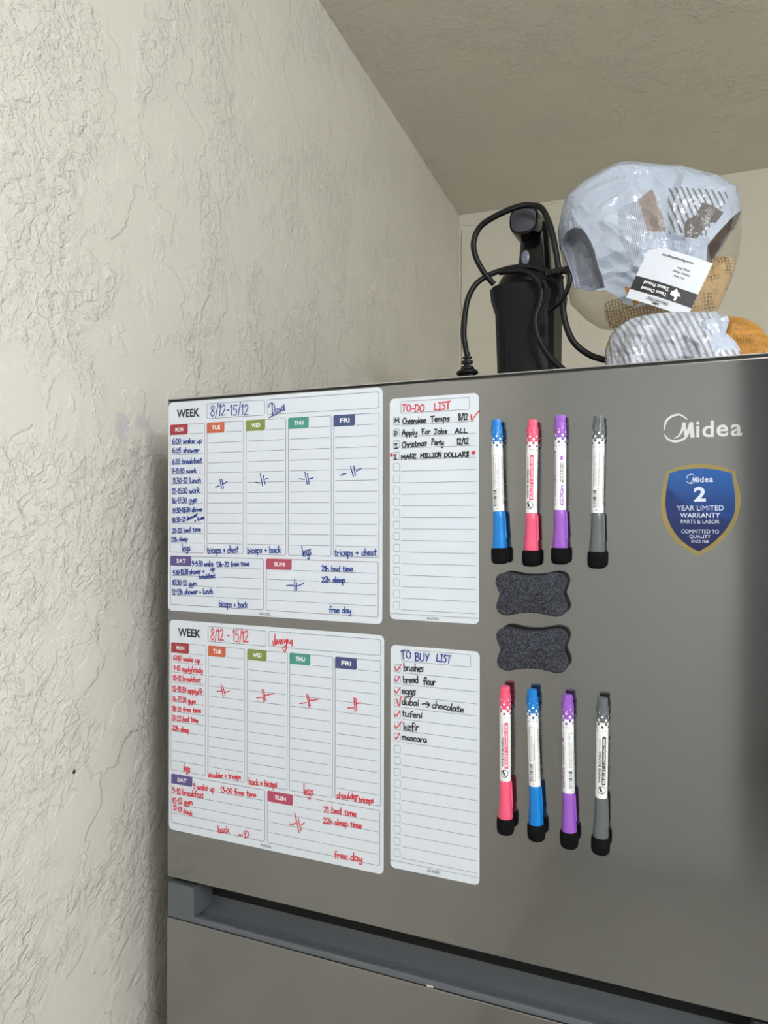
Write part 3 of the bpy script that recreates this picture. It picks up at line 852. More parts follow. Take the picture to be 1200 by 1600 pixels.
WRITING_l1 = [
   ('TO-DO', 12.9, 13.4, 37.0, 14.6, 7.0, 'r'),
   ('LIST', 47.0, 14.1, 63.8, 14.0, 7.1, 'r'),
   ('M', 5.3, 24.4, 10.5, 24.3, 4.1, 'k'),
   ('Cheerokee', 14.1, 26.0, 38.9, 25.7, 6.0, 'k'),
   ('Temps', 43.1, 25.6, 63.0, 25.5, 6.3, 'k'),
   ('8/12', 71.7, 25.6, 81.3, 25.0, 6.1, 'k'),
   ('D', 5.4, 36.6, 8.9, 36.4, 3.7, 'k'),
   ('Apply', 13.3, 37.1, 29.9, 37.1, 5.8, 'k'),
   ('For', 34.6, 37.3, 43.5, 36.6, 5.2, 'k'),
   ('Jobs', 47.0, 37.5, 60.7, 37.0, 5.0, 'k'),
   ('ALL', 68.3, 37.7, 80.9, 37.6, 4.7, 'k'),
   ('I', 5.3, 49.8, 9.3, 49.6, 4.5, 'k'),
   ('Christmas', 13.3, 49.4, 39.6, 48.2, 6.0, 'k'),
   ('Party', 44.3, 48.0, 56.9, 48.5, 5.9, 'k'),
   ('12/12', 69.8, 48.6, 82.0, 48.4, 5.6, 'k'),
   ('I', 4.4, 61.0, 8.1, 60.8, 4.5, 'k'),
   ('MAKE', 12.5, 60.9, 28.7, 60.5, 4.5, 'k'),
   ('MILLION', 32.6, 60.4, 54.6, 60.0, 4.5, 'k'),
   ('DOLLAR$', 57.3, 60.5, 82.4, 60.6, 4.5, 'k'),
   ('*', 0.8, 58.7, 3.0, 58.7, 4.2, 'r'),
   ('*', 84.6, 59.2, 87.9, 59.3, 4.3, 'r'),
]
STROKES_l1 = [
   ('r', [(84.3, 20.5), (85.0, 25.8), (87.6, 22.5), (92.2, 17.2)]),
]
WRITING_l2 = [
   ('TO', 11.4, 13.2, 22.8, 11.8, 8.1, 'b'),
   ('BUY', 26.4, 14.1, 41.5, 12.9, 7.8, 'b'),
   ('LIST', 48.1, 12.3, 63.3, 13.2, 7.6, 'b'),
   ('brushes', 14.2, 24.8, 35.3, 23.8, 7.4, 'k'),
   ('bread', 13.9, 36.6, 30.0, 35.2, 7.0, 'k'),
   ('flour', 34.9, 36.0, 47.7, 35.7, 6.8, 'k'),
   ('eggs', 12.4, 47.7, 27.3, 47.3, 7.2, 'k'),
   ('dubai', 12.4, 58.3, 30.5, 57.9, 7.0, 'k'),
   ('chocolate', 43.8, 58.2, 76.2, 59.2, 6.3, 'k'),
   ('tufeni', 12.4, 69.5, 34.0, 69.8, 6.3, 'k'),
   ('kefir', 14.3, 83.3, 30.9, 82.4, 8.0, 'k'),
   ('mascara', 12.5, 93.3, 38.9, 92.7, 6.1, 'k'),
]
STROKES_l2 = [
   ('k', [(33.6, 55.7), (37.1, 55.1), (40.9, 55.5)]),
   ('k', [(38.4, 53.0), (41.4, 55.5), (38.7, 58.3)]),
   ('r', [(5.0, 21.4), (6.9, 25.0), (11.4, 18.7)]),
   ('r', [(4.6, 33.3), (6.3, 35.9), (10.1, 30.7)]),
   ('r', [(4.6, 44.8), (6.5, 47.4), (10.6, 41.7)]),
   ('r', [(6.5, 53.2), (9.2, 59.9), (11.5, 50.5)]),
   ('r', [(4.7, 68.7), (6.0, 70.8), (10.6, 64.6)]),
   ('r', [(5.1, 80.1), (6.5, 82.3), (12.4, 75.1)]),
   ('r', [(5.6, 91.6), (6.5, 93.4), (10.2, 86.8)]),
]
BAG_OUTLINE = [(0.3872, 1.9444), (0.3928, 1.9718), (0.3986, 1.9913), (0.4222, 2.0088), (0.4465, 2.0195), (0.468, 2.0267), (0.4845, 2.0248), (0.5213, 2.0136), (0.5505, 2.0066), (0.594, 1.9861), (0.6162, 1.9668), (0.6204, 1.9356), (0.6203, 1.9134), (0.6171, 1.8811), (0.6086, 1.8494), (0.5937, 1.8158), (0.5851, 1.7978), (0.5655, 1.7807), (0.521, 1.7729), (0.4865, 1.7884), (0.463, 1.7994), (0.4462, 1.8028), (0.4268, 1.8169), (0.4047, 1.8422), (0.396, 1.8919), (0.3897, 1.9209)]
BAG_WHITE = [(0.3771, 1.946), (0.3772, 2.0595), (0.6504, 2.0058), (0.6503, 1.9457), (0.6197, 1.9357), (0.6088, 1.9199), (0.5939, 1.9009), (0.5788, 1.8818), (0.5766, 1.8535), (0.5612, 1.8219), (0.5301, 1.8157), (0.4935, 1.8148), (0.4819, 1.821), (0.4678, 1.835), (0.4547, 1.844), (0.4366, 1.8449), (0.4146, 1.8538), (0.4084, 1.8775), (0.3997, 1.899), (0.3922, 1.9206)]
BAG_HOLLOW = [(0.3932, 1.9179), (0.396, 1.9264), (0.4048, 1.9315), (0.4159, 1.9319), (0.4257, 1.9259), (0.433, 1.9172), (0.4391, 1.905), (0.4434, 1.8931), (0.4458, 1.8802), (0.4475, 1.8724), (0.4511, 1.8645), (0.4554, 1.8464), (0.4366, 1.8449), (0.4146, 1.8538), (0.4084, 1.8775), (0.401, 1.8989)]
BAG_PRINT_TAN = [(0.4976, 1.9509), (0.5144, 1.9616), (0.5212, 1.941), (0.5302, 1.9104), (0.5302, 1.9031), (0.5086, 1.9082)]
BAG_PRINT_DARK = [(0.5514, 1.9024), (0.5537, 1.9117), (0.5658, 1.9171), (0.5723, 1.934), (0.5971, 1.9212), (0.5885, 1.9088), (0.581, 1.9076), (0.5657, 1.8884), (0.5525, 1.8902)]
BAG_STRIPES = [(0.5337, 1.9584), (0.6025, 1.9468), (0.6003, 1.933), (0.5875, 1.9185), (0.5766, 1.8916), (0.5347, 1.9), (0.5325, 1.9319)]
BAG_FINE = [(0.4726, 1.9413), (0.503, 1.9537), (0.5121, 1.9057), (0.4913, 1.8644), (0.4749, 1.9012)]
BAG_BLACK = [(0.5114, 1.8315), (0.5354, 1.8231), (0.5326, 1.8132), (0.5057, 1.8189)]
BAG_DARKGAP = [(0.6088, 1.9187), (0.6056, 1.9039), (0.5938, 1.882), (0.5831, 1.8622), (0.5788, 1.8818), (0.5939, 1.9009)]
BAG_OCHRE1 = [(0.4799, 1.8437), (0.4834, 1.8313), (0.4915, 1.8246), (0.5003, 1.8267), (0.5016, 1.8353), (0.4974, 1.8402), (0.4944, 1.8317), (0.4886, 1.8323), (0.4858, 1.8415)]
BAG_OCHRE2 = [(0.4989, 1.8314), (0.5046, 1.8308), (0.5061, 1.8174), (0.5004, 1.8166)]
BAG_OCHRE3 = [(0.4895, 1.8245), (0.4967, 1.8237), (0.4982, 1.8177), (0.4909, 1.817)]
NET_OUTLINE = [(0.6087, 1.8823), (0.6129, 1.8723), (0.6055, 1.8451), (0.5916, 1.8161), (0.5808, 1.8007), (0.5568, 1.784), (0.521, 1.7802), (0.4865, 1.7946), (0.4582, 1.8036), (0.4511, 1.8194), (0.4487, 1.8422), (0.4749, 1.8416), (0.4935, 1.8394), (0.5436, 1.8577), (0.5766, 1.8773), (0.5917, 1.8847)]
LOWER_TOP = [(0.4739, 1.679), (0.4726, 1.703), (0.4733, 1.7235), (0.4779, 1.7367), (0.4857, 1.7448), (0.4986, 1.7516), (0.5144, 1.7539), (0.5269, 1.7546), (0.5453, 1.7539), (0.5574, 1.7519), (0.5694, 1.7512), (0.5811, 1.7506), (0.5893, 1.742), (0.5893, 1.7291), (0.5985, 1.7218), (0.6042, 1.7148), (0.6087, 1.7049), (0.6121, 1.6696)]
LOWER_NET = [(0.5693, 1.7441), (0.5811, 1.748), (0.5928, 1.7487), (0.6071, 1.7452), (0.6184, 1.7376), (0.6268, 1.726), (0.6406, 1.7052), (0.6459, 1.6673), (0.5692, 1.6725)]
FLAP = [(0.5431, 1.7215), (0.5541, 1.7305), (0.5684, 1.7359), (0.5887, 1.7381), (0.5909, 1.7335), (0.5881, 1.7233), (0.5842, 1.7132), (0.5713, 1.7144), (0.5599, 1.7117), (0.5488, 1.7089)]
C1 = [(0.2636, 1.776), (0.2605, 1.790), (0.2584, 1.8116), (0.2626, 1.8512), (0.2729, 1.876), (0.2892, 1.8898), (0.3114, 1.8977), (0.339, 1.8989), (0.366, 1.8923), (0.3831, 1.8823), (0.3962, 1.873)]
C2 = [(0.2993, 1.8786), (0.2872, 1.894), (0.276, 1.9175), (0.2734, 1.9398), (0.2842, 1.96), (0.3114, 1.9725), (0.339, 1.9797), (0.3546, 1.979), (0.3699, 1.9706), (0.3812, 1.9467), (0.3887, 1.9169), (0.3953, 1.8759), (0.3989, 1.8412), (0.4036, 1.8065), (0.4146, 1.779), (0.4346, 1.7603), (0.4579, 1.748), (0.4807, 1.7397)]
C3 = [(0.3074, 1.8953), (0.339, 1.8921), (0.3564, 1.882), (0.3679, 1.8641), (0.3669, 1.8431), (0.3602, 1.8207), (0.364, 1.7952), (0.3792, 1.767), (0.3998, 1.7443), (0.4219, 1.7256)]
C4 = [(0.3943, 1.8722), (0.4092, 1.8684), (0.4128, 1.8547), (0.4036, 1.835), (0.3849, 1.8228)]
R = math.radians
planner(0.1359, 1.5556, 0.2677, 0.2392, R(-0.066), 'white magnetic weekly planner filled in with blue handwriting', WRITING_p1, STROKES_p1, 11)
planner(0.1376, 1.3050, 0.2675, 0.2405, R(-0.148), 'white magnetic weekly planner filled in with red handwriting', WRITING_p2, STROKES_p2, 12)
task_list(0.3238, 1.5522, 0.0917, 0.2206, R(0.053), 'narrow white magnetic list with a red TO-DO LIST heading', WRITING_l1, STROKES_l1, 13)
task_list(0.3244, 1.3047, 0.0915, 0.2223, R(-0.099), 'narrow white magnetic list with a blue TO BUY LIST heading', WRITING_l2, STROKES_l2, 14)

# ------------------------------------------------------------------ felt erasers
M_felt = mat('grey_felt', srgb(52, 53, 60), 0.95, spec=0.15)
n = Nodes(M_felt)
sp = n.voronoi(n.coords(), 900, out='Color')
g = n.t.nodes.new('ShaderNodeRGBToBW'); n.put(g.inputs[0], sp)
mott = n.noise(n.coords(), 620, 4, 0.75)
n.put(n.bsdf.inputs['Base Color'], n.mix(n.ramp(mott, 0.38, 0.66), srgb(38, 39, 44), srgb(80, 82, 91)))
n.bump(mott, 0.6, 0.0008)
M_foam = mat('black_foam', srgb(26, 27, 30), 0.85, spec=0.2)
M_layer = mat('dark_layer', srgb(58, 60, 66), 0.8, spec=0.2)
def bone(w, h, grow=0.0):
    base = [(-.5, .30), (-.46, .44), (-.36, .5), (-.24, .47), (-.1, .43), (.1, .43), (.24, .47), (.36, .5), (.46, .44), (.5, .30), (.475, .14), (.445, 0), (.475, -.14), (.5, -.30), (.46, -.44), (.36, -.5), (.24, -.47), (.1, -.43), (-.1, -.43), (-.24, -.47), (-.36, -.5), (-.46, -.44), (-.5, -.30), (-.475, -.14), (-.445, 0), (-.475, .14)]
    return [(x * (w + 2 * grow), z * (h + 2 * grow)) for x, z in catmull(base, 4, True)]
def eraser(cx, cz, ang, label):
    t = thing('felt_eraser', label, 'eraser', (cx, 0, cz), (0, -ang, 0), 'felt erasers on the fridge door')
    W, H = 0.0632, 0.0388
    def rings(layers):
        mb = MB()
        mb.loft([[(x, y, z) for x, z in bone(W, H, g)] for y, g in layers])
        return mb
    rings([(-.0003, 0), (-.0048, 0)]).build('magnet_base', M_foam, t, smooth=40)
    rings([(-.0050, .0002), (-.0094, .0002)]).build('foam_layer', M_layer, t, smooth=40)
    rings([(-.0096, .0001), (-.0142, .0003), (-.0152, -.0002), (-.0156, -.0012)]).build('felt_pad', M_felt, t, smooth=50)
eraser(0.4212, 1.4739, R(1.6), 'bone shaped dark felt eraser just below the upper row of markers')
eraser(0.4218, 1.4234, R(1.9), 'bone shaped dark felt eraser just above the lower row of markers')

# ------------------------------------------------------------------ whiteboard markers
PEN = {'blue': srgb(0, 120, 200), 'pink': srgb(232, 88, 122), 'purple': srgb(148, 88, 190), 'grey': srgb(92, 98, 100)}
M_pen = {k: mat(k + '_plastic', c, 0.32) for k, c in PEN.items()}
M_dark = {k: mat(k + '_dot_ink', tuple(x * .55 for x in c[:3]) + (1,), 0.4) for k, c in PEN.items()}
M_barrel = mat('white_barrel', srgb(240, 242, 244), 0.3)
M_cap_felt = mat('black_felt', srgb(18, 18, 20), 0.95, spec=0.1)
nq = Nodes(M_cap_felt); nq.bump(nq.noise(nq.coords(), 700, 3), 0.5, 0.0006)
BAR_R = 0.00525
def wrapped(mb, pts, ang, mi, r):
    """pts of (s along the arc, t along the axis)"""
    mb.face([(r * math.sin(ang + s / BAR_R), -r * math.cos(ang + s / BAR_R), t) for s, t in pts], mi)
def wrapped_text(mb, body, ang, s0, s1, t0, t1, mi, r, bold=0.0, shear=0.0):
    """reads upwards along the axis; s0..s1 is the height of the letters (s1 = left side)"""
    vs, fs, _ = text_shape(body, bold, shear, 6)
    mb.mesh([(r * math.sin(ang + (s0 + b * (s1 - s0)) / BAR_R), -r * math.cos(ang + (s0 + b * (s1 - s0)) / BAR_R), t0 + a * (t1 - t0)) for a, b in vs], fs, mi)
def wrapped_rect(mb, s0, s1, t0, t1, ang, mi, r, n=6):
    for i in range(n):
        a, b = s0 + (s1 - s0) * i / n, s0 + (s1 - s0) * (i + 1) / n
        wrapped(mb, [(a, t0), (b, t0), (b, t1), (a, t1)], ang, mi, r)
def wrapped_frame(mb, s0, s1, t0, t1, w, ang, mi, r):
    wrapped_rect(mb, s0, s1, t0, t0 + w, ang, mi, r); wrapped_rect(mb, s0, s1, t1 - w, t1, ang, mi, r)
    wrapped_rect(mb, s0, s0 + w, t0, t1, ang, mi, r, 1); wrapped_rect(mb, s1 - w, s1, t0, t1, ang, mi, r, 1)
def wrapped_disc(mb, s, t, rad, ang, mi, r, n=16, hole=0.0):
    for k in range(n):
        a, b = 2 * math.pi * k / n, 2 * math.pi * (k + 1) / n
        wrapped(mb, [(s + hole * math.cos(a), t + hole * math.sin(a)), (s + rad * math.cos(a), t + rad * math.sin(a)), (s + rad * math.cos(b), t + rad * math.sin(b)), (s + hole * math.cos(b), t + hole * math.sin(b))], ang, mi, r)
def marker(colour, top, bottom, front, label):
    """front = turn of the printed barrel, degrees, that brings the pill-shaped title to the viewer's right"""
    d = Vector((top[0] - bottom[0], top[1] - bottom[1]))
    L = d.length
    k = L / 0.135
    t = thing('whiteboard_marker', label, 'marker', (bottom[0] + .0004, -0.0096, bottom[1]), (0, math.atan2(d.x, d.y), 0), 'whiteboard markers on the fridge door')
    mm = lambda prof: [(r / 1000, z / 1000 * k) for r, z in prof]
    mb = MB(); mb.lathe(mm([(4.2, 0), (6.2, .5), (7.4, 1.8), (8.0, 4), (8.15, 8), (8.0, 13.2), (7.6, 14.6), (6.6, 15.0)]), 36)
    mb.build('eraser_tip', M_cap_felt, t, smooth=50)
    mb = MB(); mb.lathe(mm([(6.7, 14.6), (6.75, 17), (6.35, 22), (5.85, 28), (5.5, 35), (5.42, 42), (5.4, 48.9), (5.2, 49.2)]), 36)
    cap = mb.build('cap', M_pen[colour], t, smooth=50)
    mb = MB()
    mb.loft([[(x, y, z * k) for x, y in ((rr - .0004, -.0011), (rr + ex, -.0008), (rr + ex, .0008), (rr - .0004, .0011))] for z, rr, ex in ((.0235, .0061, .0004), (.0255, .0058, .0011), (.030, .0056, .0010), (.046, .0053, .0008), (.048, .0053, .0004))])
    for i, (x, y, z) in enumerate(mb.v):
        a = R(12); mb.v[i] = (x * math.cos(a) - y * math.sin(a), x * math.sin(a) + y * math.cos(a), z)
    mb.build('clip', M_pen[colour], cap, smooth=30)
    mb = MB(); mb.box(-.0034, .0034, .0030, .0094, .026 * k, .044 * k, bevel=.0008); mb.build('magnet', M_pen[colour], cap)
    mb = MB(); mb.lathe(mm([(5.0, 49.0), (5.25, 49.2), (5.25, 80), (5.25, 115.5)]), 36)
    mb.build('barrel', M_barrel, t, smooth=40)
    mb = MB(); mb.lathe(mm([(5.27, 114.5), (5.3, 115), (5.36, 127.4), (5.2, 128.1), (4.4, 128.2)]), 36)
    mb.build('collar', M_pen[colour], t, smooth=40)
    mb = MB()
    n = 40
    rr = lambda i, z: (.0046 if i % 4 < 2 else .0043) * (1 if z < 134 else .94)
    mb.loft([[(rr(i, z) * math.cos(2 * math.pi * i / n), rr(i, z) * math.sin(2 * math.pi * i / n), z / 1000 * k) for i in range(n)] for z in (127.8, 133.6, 135)])
    mb.build('end_plug', M_pen[colour], t, smooth=25)
    # printing: black, pen colour, white, dark dots
    mb = MB()
    A = R(front)
    rp, rt_ = BAR_R + .00006, BAR_R + .00011
    z = lambda v: v / 1000 * k
    # title panel
    wrapped_disc(mb, .0002, z(56.5), .0036, A, 0, rp, 18, .0031)
    wrapped(mb, [(-.0022, z(58.3)), (-.0006, z(59.2)), (.0008, z(55.4)), (.0002, z(54.6)), (-.0008, z(55.0))], A, 0, rp)
    wrapped(mb, [(.0004, z(54.4)), (.0016, z(55.0)), (.0023, z(53.9)), (.0012, z(53.3))], A, 0, rp)
    wrapped_text(mb, 'WHITE BOARD', A, -.0007, -.0027, z(62.5), z(90), 0, rp, .035)
    wrapped_text(mb, 'MARKER', A, -.0012, -.0024, z(91.5), z(101), 0, rp, .0)
    wrapped_rect(mb, .0002, .0036, z(61), z(101.5), A, 1, rp, 6)
    wrapped_disc(mb, .0019, z(101.3), .0017, A, 1, rp)
    wrapped_text(mb, 'BULLET 1-2mm/G-208', A, .0030, .0009, z(62.5), z(100.5), 2, rt_, .02)
    # maker panel
    B = A + R(100)
    wrapped_text(mb, 'GXin', B, .0017, -.0016, z(53), z(71.5), 1, rp, .03, .25)
    wrapped_text(mb, 'WHITE BOARD', B, -.0001, -.0016, z(74), z(92), 0, rp, .02)
    wrapped_text(mb, 'MARKER PEN', B, .0017, .0003, z(74), z(91), 0, rp, .02)
    wrapped_rect(mb, -.0011, .0011, z(94), z(97.5), B, 1, rp, 4)
    wrapped(mb, [(-.0016, z(98)), (.0016, z(98)), (0, z(101.5))], B, 1, rp)
    # care panel with bar code
    Cc = A + R(190)
    wrapped_frame(mb, -.0022, .0030, z(72), z(102), .00022, Cc, 0, rp)
    for i, body in enumerate(('Please keep the cap', 'firmly closed when', 'not in use.')):
        wrapped_text(mb, body, Cc, .0016 * i + .0004 - .0012, .0016 * i - .0006 - .0012, z(73.5), z(100 - 6 * i), 0, rp)
    rb = random.Random(5)
    tt = 54.0
    while tt < 69:
        w = rb.choice((.35, .35, .7, 1.0))
        wrapped_rect(mb, -.0026, .0006, z(tt), z(tt + w), Cc, 0, rp, 4)
        tt += w + rb.choice((.35, .5, .9))
    wrapped_frame(mb, .0012, .0030, z(54), z(70.5), .0002, Cc, 0, rp)
    wrapped_disc(mb, .001, z(51.6), .0005, Cc, 0, rp)
    D = A + R(275)
    for i, body in enumerate(('DRY ERASE ON WHITEBOARD', 'NON TOXIC LOW ODOUR', 'BULLET TIP WRITES SMOOTHLY')):
        wrapped_text(mb, body, D, .0013 * i - .0006, .0013 * i - .0016, z(56), z(100), 0, rp)
    # dots running from the collar into the barrel
    for i in range(10):
        a = A + 2 * math.pi * i / 10
        o_ = (i % 2)
        wrapped_disc(mb, 0, z(116.6 if o_ else 119.4), .0012 if o_ else .0010, a, 2, BAR_R + .00018)
        wrapped_disc(mb, 0, z(123.2 if o_ else 121.8), .00045, a + .12, 2, BAR_R + .00022)
        wrapped_disc(mb, 0, z(113.2 if o_ else 110.6), .0012 if o_ else .0011, a, 3, rp)
        wrapped_disc(mb, 0, z(107.2), .00045, a + .1 * (1 - 2 * o_), 3, rp, 10)
    mb.build('printing', [M_print_black, M_dark[colour] if colour == 'grey' else M_pen[colour], M_print_white, M_dark[colour]], t, fix=False)
marker('blue', (.3884, 1.6345), (.3919, 1.5006), 158, 'blue whiteboard marker beside the TO-DO list, in the row above the erasers')
marker('pink', (.4221, 1.6327), (.4204, 1.4990), -14, 'pink whiteboard marker between a blue and a purple one, above the erasers')
marker('purple', (.4470, 1.6357), (.4466, 1.5017), -78, 'purple whiteboard marker in the row above the erasers')
marker('grey', (.4803, 1.6334), (.4783, 1.4988), 155, 'grey whiteboard marker in the row above the erasers, level with the shield sticker')
marker('pink', (.3964, 1.3877), (.3968, 1.2514), 4, 'pink whiteboard marker beside the TO BUY list, in the row below the erasers')
marker('blue', (.4213, 1.3871), (.4253, 1.2504), 158, 'blue whiteboard marker between a pink and a purple one, below the erasers')
marker('purple', (.4530, 1.3851), (.4544, 1.2490), -150, 'purple whiteboard marker in the row below the erasers')
marker('grey', (.4832, 1.3855), (.4811, 1.2486), 6, 'grey whiteboard marker in the row below the erasers')

# ------------------------------------------------------------------ black appliance with its cord, on top of the fridge
M_black = mat('black_plastic', srgb(17, 18, 22), 0.5, spec=0.25)
M_gloss = mat('glossy_black', srgb(8, 8, 10), 0.14, spec=0.35)
M_grip = mat('grip_end', srgb(62, 63, 74), 0.45)
M_cord = mat('black_cord', srgb(13, 13, 15), 0.45, spec=0.3)
AX, AY = 0.338, 0.415
app = thing('electric_appliance', 'upright black handheld appliance with a curved grip and coiled cord', 'appliance', (AX, AY, TOP))
def octo(x0, x1, y0, y1, z, ch, chy):
    return [(x0 + ch, y0, z), (x1 - ch, y0, z), (x1 - ch * .35, y0 + chy * .35, z), (x1, y0 + chy, z), (x1, y1 - chy, z), (x1 - ch, y1, z), (x0 + ch, y1, z), (x0, y1 - chy, z), (x0, y0 + chy, z), (x0 + ch * .35, y0 + chy * .35, z)]
def loc(ring):
    return [(x - AX, y - AY, z - TOP) for x, y, z in ring]
mb = MB()
mb.loft([loc(octo(.3000, .3770, .362, .46, TOP, .018, .016)), loc(octo(.2965, .3790, .36, .462, 1.76, .019, .016)), loc(octo(.2940, .3800, .358, .464, 1.842, .020, .016)), loc(octo(.2880, .3860, .352, .470, 1.862, .022, .02)), loc(octo(.2866, .3877, .351, .471, 1.8790, .022, .02)), loc(octo(.2885, .3860, .353, .469, 1.8815, .022, .02))])
body = mb.build('body', M_black, app, smooth=30)
mb = MB()
for x in (.3166, .3590):
    mb.tube([(x - AX, .3605 - AY, 1.69 - TOP), (x - AX - .001 * (1 if x < .33 else -1), .3570 - AY, 1.845 - TOP)], .0006, 6)
mb.build('panel_seams', M_seam, body)
mb = MB()
el = lambda rx, ry, z: [(.337 + rx * math.cos(2 * math.pi * i / 32) - AX, .412 + ry * math.sin(2 * math.pi * i / 32) - AY, z - TOP) for i in range(32)]
mb.loft([el(.046, .055, 1.879), el(.047, .056, 1.886), el(.046, .055, 1.893), el(.042, .050, 1.901), el(.034, .042, 1.907), el(.025, .033, 1.910)])
mb.build('collar', M_black, app, smooth=50)
def rrect_ring(cx, y, cz, w, h, r):
    return [(x - AX, y - AY, z - TOP) for x, z in rounded_rect(cx - w / 2, cx + w / 2, cz - h / 2, cz + h / 2, r, 6)]
mb = MB()
sec = lambda cx, cy, w, dpt, z: [(cx - AX + sx, cy - AY + sy, z - TOP) for sx, sy in rounded_rect(-w / 2, w / 2, -dpt / 2, dpt / 2, .012, 5)]
mb.loft([sec(.3494, .415, .051, .085, 1.895), sec(.3494, .414, .049, .078, 1.912), sec(.3497, .412, .045, .070, 1.932), sec(.3495, .412, .042, .068, 1.952), sec(.3480, .412, .040, .068, 1.974)])
mb.build('neck', M_gloss, app, smooth=50)
mb = MB()
mb.loft([rrect_ring(.3408, .352, 1.9680, .0405, .0395, .0145), rrect_ring(.3410, .360, 1.9682, .042, .041, .0150), rrect_ring(.3430, .40, 1.9700, .043, .042, .0150), rrect_ring(.3460, .470, 1.9720, .040, .040, .0140), rrect_ring(.3470, .482, 1.9720, .032, .032, .0120)])
grip = mb.build('grip', M_gloss, app, smooth=50)
mb = MB()
mb.loft([rrect_ring(.3405, .3498, 1.9678, .0335, .0320, .0122), rrect_ring(.3405, .3505, 1.9678, .0355, .0340, .0130), rrect_ring(.3405, .353, 1.9678, .0358, .0343, .0132)])
mb.build('grip_end_cap', M_grip, grip, smooth=40)
mb = MB()
mb.lathe([(.003, 0), (.0062, .0006), (.0066, .004), (.005, .0052)], 20)
mb.v = [(.3388 - AX + x * .9, .3785 - AY - z, 1.922 - TOP + y * 1.6) for x, y, z in mb.v]
mb.build('trigger', mat('trigger_highlight', srgb(120, 126, 148), 0.25), app, smooth=40)  # silvery-blue highlight painted into the trigger's colour
def cordpts(pts, ys):
    out = []
    for i, (x, z) in enumerate(pts):
        f = i / (len(pts) - 1) * (len(ys) - 1)
        a = int(min(f, len(ys) - 2))
        out.append((x - AX, ys[a] + (ys[a + 1] - ys[a]) * (f - a) - AY, z - TOP))
    return catmull(out, 6)
mb = MB()
CR = 0.0040
mb.tube(cordpts(C1, (.33, .33, .33, .335, .345, .345, .345, .34)), CR, 10)
mb.tube(cordpts(C2[:-1] + [(.474, 1.738), (.482, 1.71), (.484, 1.6848)], (.345, .33, .33, .33, .335, .325, .32, .32, .32, .32, .27, .235)), CR * 1.05, 10)
mb.tube(cordpts(C3 + [(.436, 1.705), (.450, 1.6848)], (.345, .34, .338, .338, .336, .334, .33, .33, .33)), CR * 1.1, 10)
mb.tube(cordpts([(.366, 1.888), (.385, 1.878)] + C4 + [(.383, 1.83)], (.335, .315, .298, .296, .305, .33)), CR * .8, 10)
cord = mb.build('power_cord', M_cord, app, smooth=60)
mb = MB()
tp = [Vector(p) for p in catmull([(.380 - AX, .316 - AY, 1.8735 - TOP), (.395 - AX, .306 - AY, 1.8722 - TOP), (.4095 - AX, .299 - AY, 1.8705 - TOP)], 10)]
mb.tube(tp, [.0052 if i % 3 else .0036 for i in range(len(tp))], 8)
mb.build('cable_tie', M_cord, cord, smooth=30)
mb = MB()
px_, pz_ = .2636 - AX, 0
prof = [(.0042, 1.780), (.0042, 1.7745), (.0070, 1.774), (.0070, 1.7715), (.0044, 1.771), (.0044, 1.7685), (.0082, 1.768), (.0082, 1.7640), (.0050, 1.7635), (.0050, 1.7610), (.0090, 1.760), (.0105, 1.7560), (.0150, 1.7535), (.0165, 1.7500), (.0125, 1.7470), (.0130, 1.7300), (.0120, 1.7260), (.006, 1.7250)]
mb.lathe(prof, 20)
mb.v = [(x + px_, y * .7 + .33 - AY, z - TOP) for x, y, z in mb.v]
for dx in (-.0055, .0055):
    mb.box(px_ + dx - .0009, px_ + dx + .0009, .327 - AY, .333 - AY, 1.706 - TOP, 1.726 - TOP)
mb.build('plug', M_cord, cord, smooth=30)

# ------------------------------------------------------------------ plastic potato bags on top of the fridge
def inside(p, poly):
    x, z = p
    c = False
    for i in range(len(poly)):
        (x1, z1), (x2, z2) = poly[i - 1], poly[i]
        if (z1 > z) != (z2 > z) and x < (x2 - x1) * (z - z1) / (z2 - z1) + x1:
            c = not c
    return c
def edge_dist(p, poly):
    best = 9
    for i in range(len(poly)):
        (x1, z1), (x2, z2) = poly[i - 1], poly[i]
        dx, dz = x2 - x1, z2 - z1
        L = dx * dx + dz * dz
        t = 0 if L == 0 else max(0, min(1, ((p[0] - x1) * dx + (p[1] - z1) * dz) / L))
        best = min(best, math.hypot(p[0] - x1 - t * dx, p[1] - z1 - t * dz))
    return best
def ray_poly(c, a, poly):
    dx, dz = math.cos(a), math.sin(a)
    best = None
    for i in range(len(poly)):
        (x1, z1), (x2, z2) = poly[i - 1], poly[i]
        ex, ez = x2 - x1, z2 - z1
        den = dx * ez - dz * ex
        if abs(den) < 1e-12: continue
        t = ((x1 - c[0]) * ez - (z1 - c[1]) * ex) / den
        s = ((x1 - c[0]) * dz - (z1 - c[1]) * dx) / den
        if -1e-9 <= s <= 1 + 1e-9 and t > 0 and (best is None or t > best): best = t
    return best or 0.001
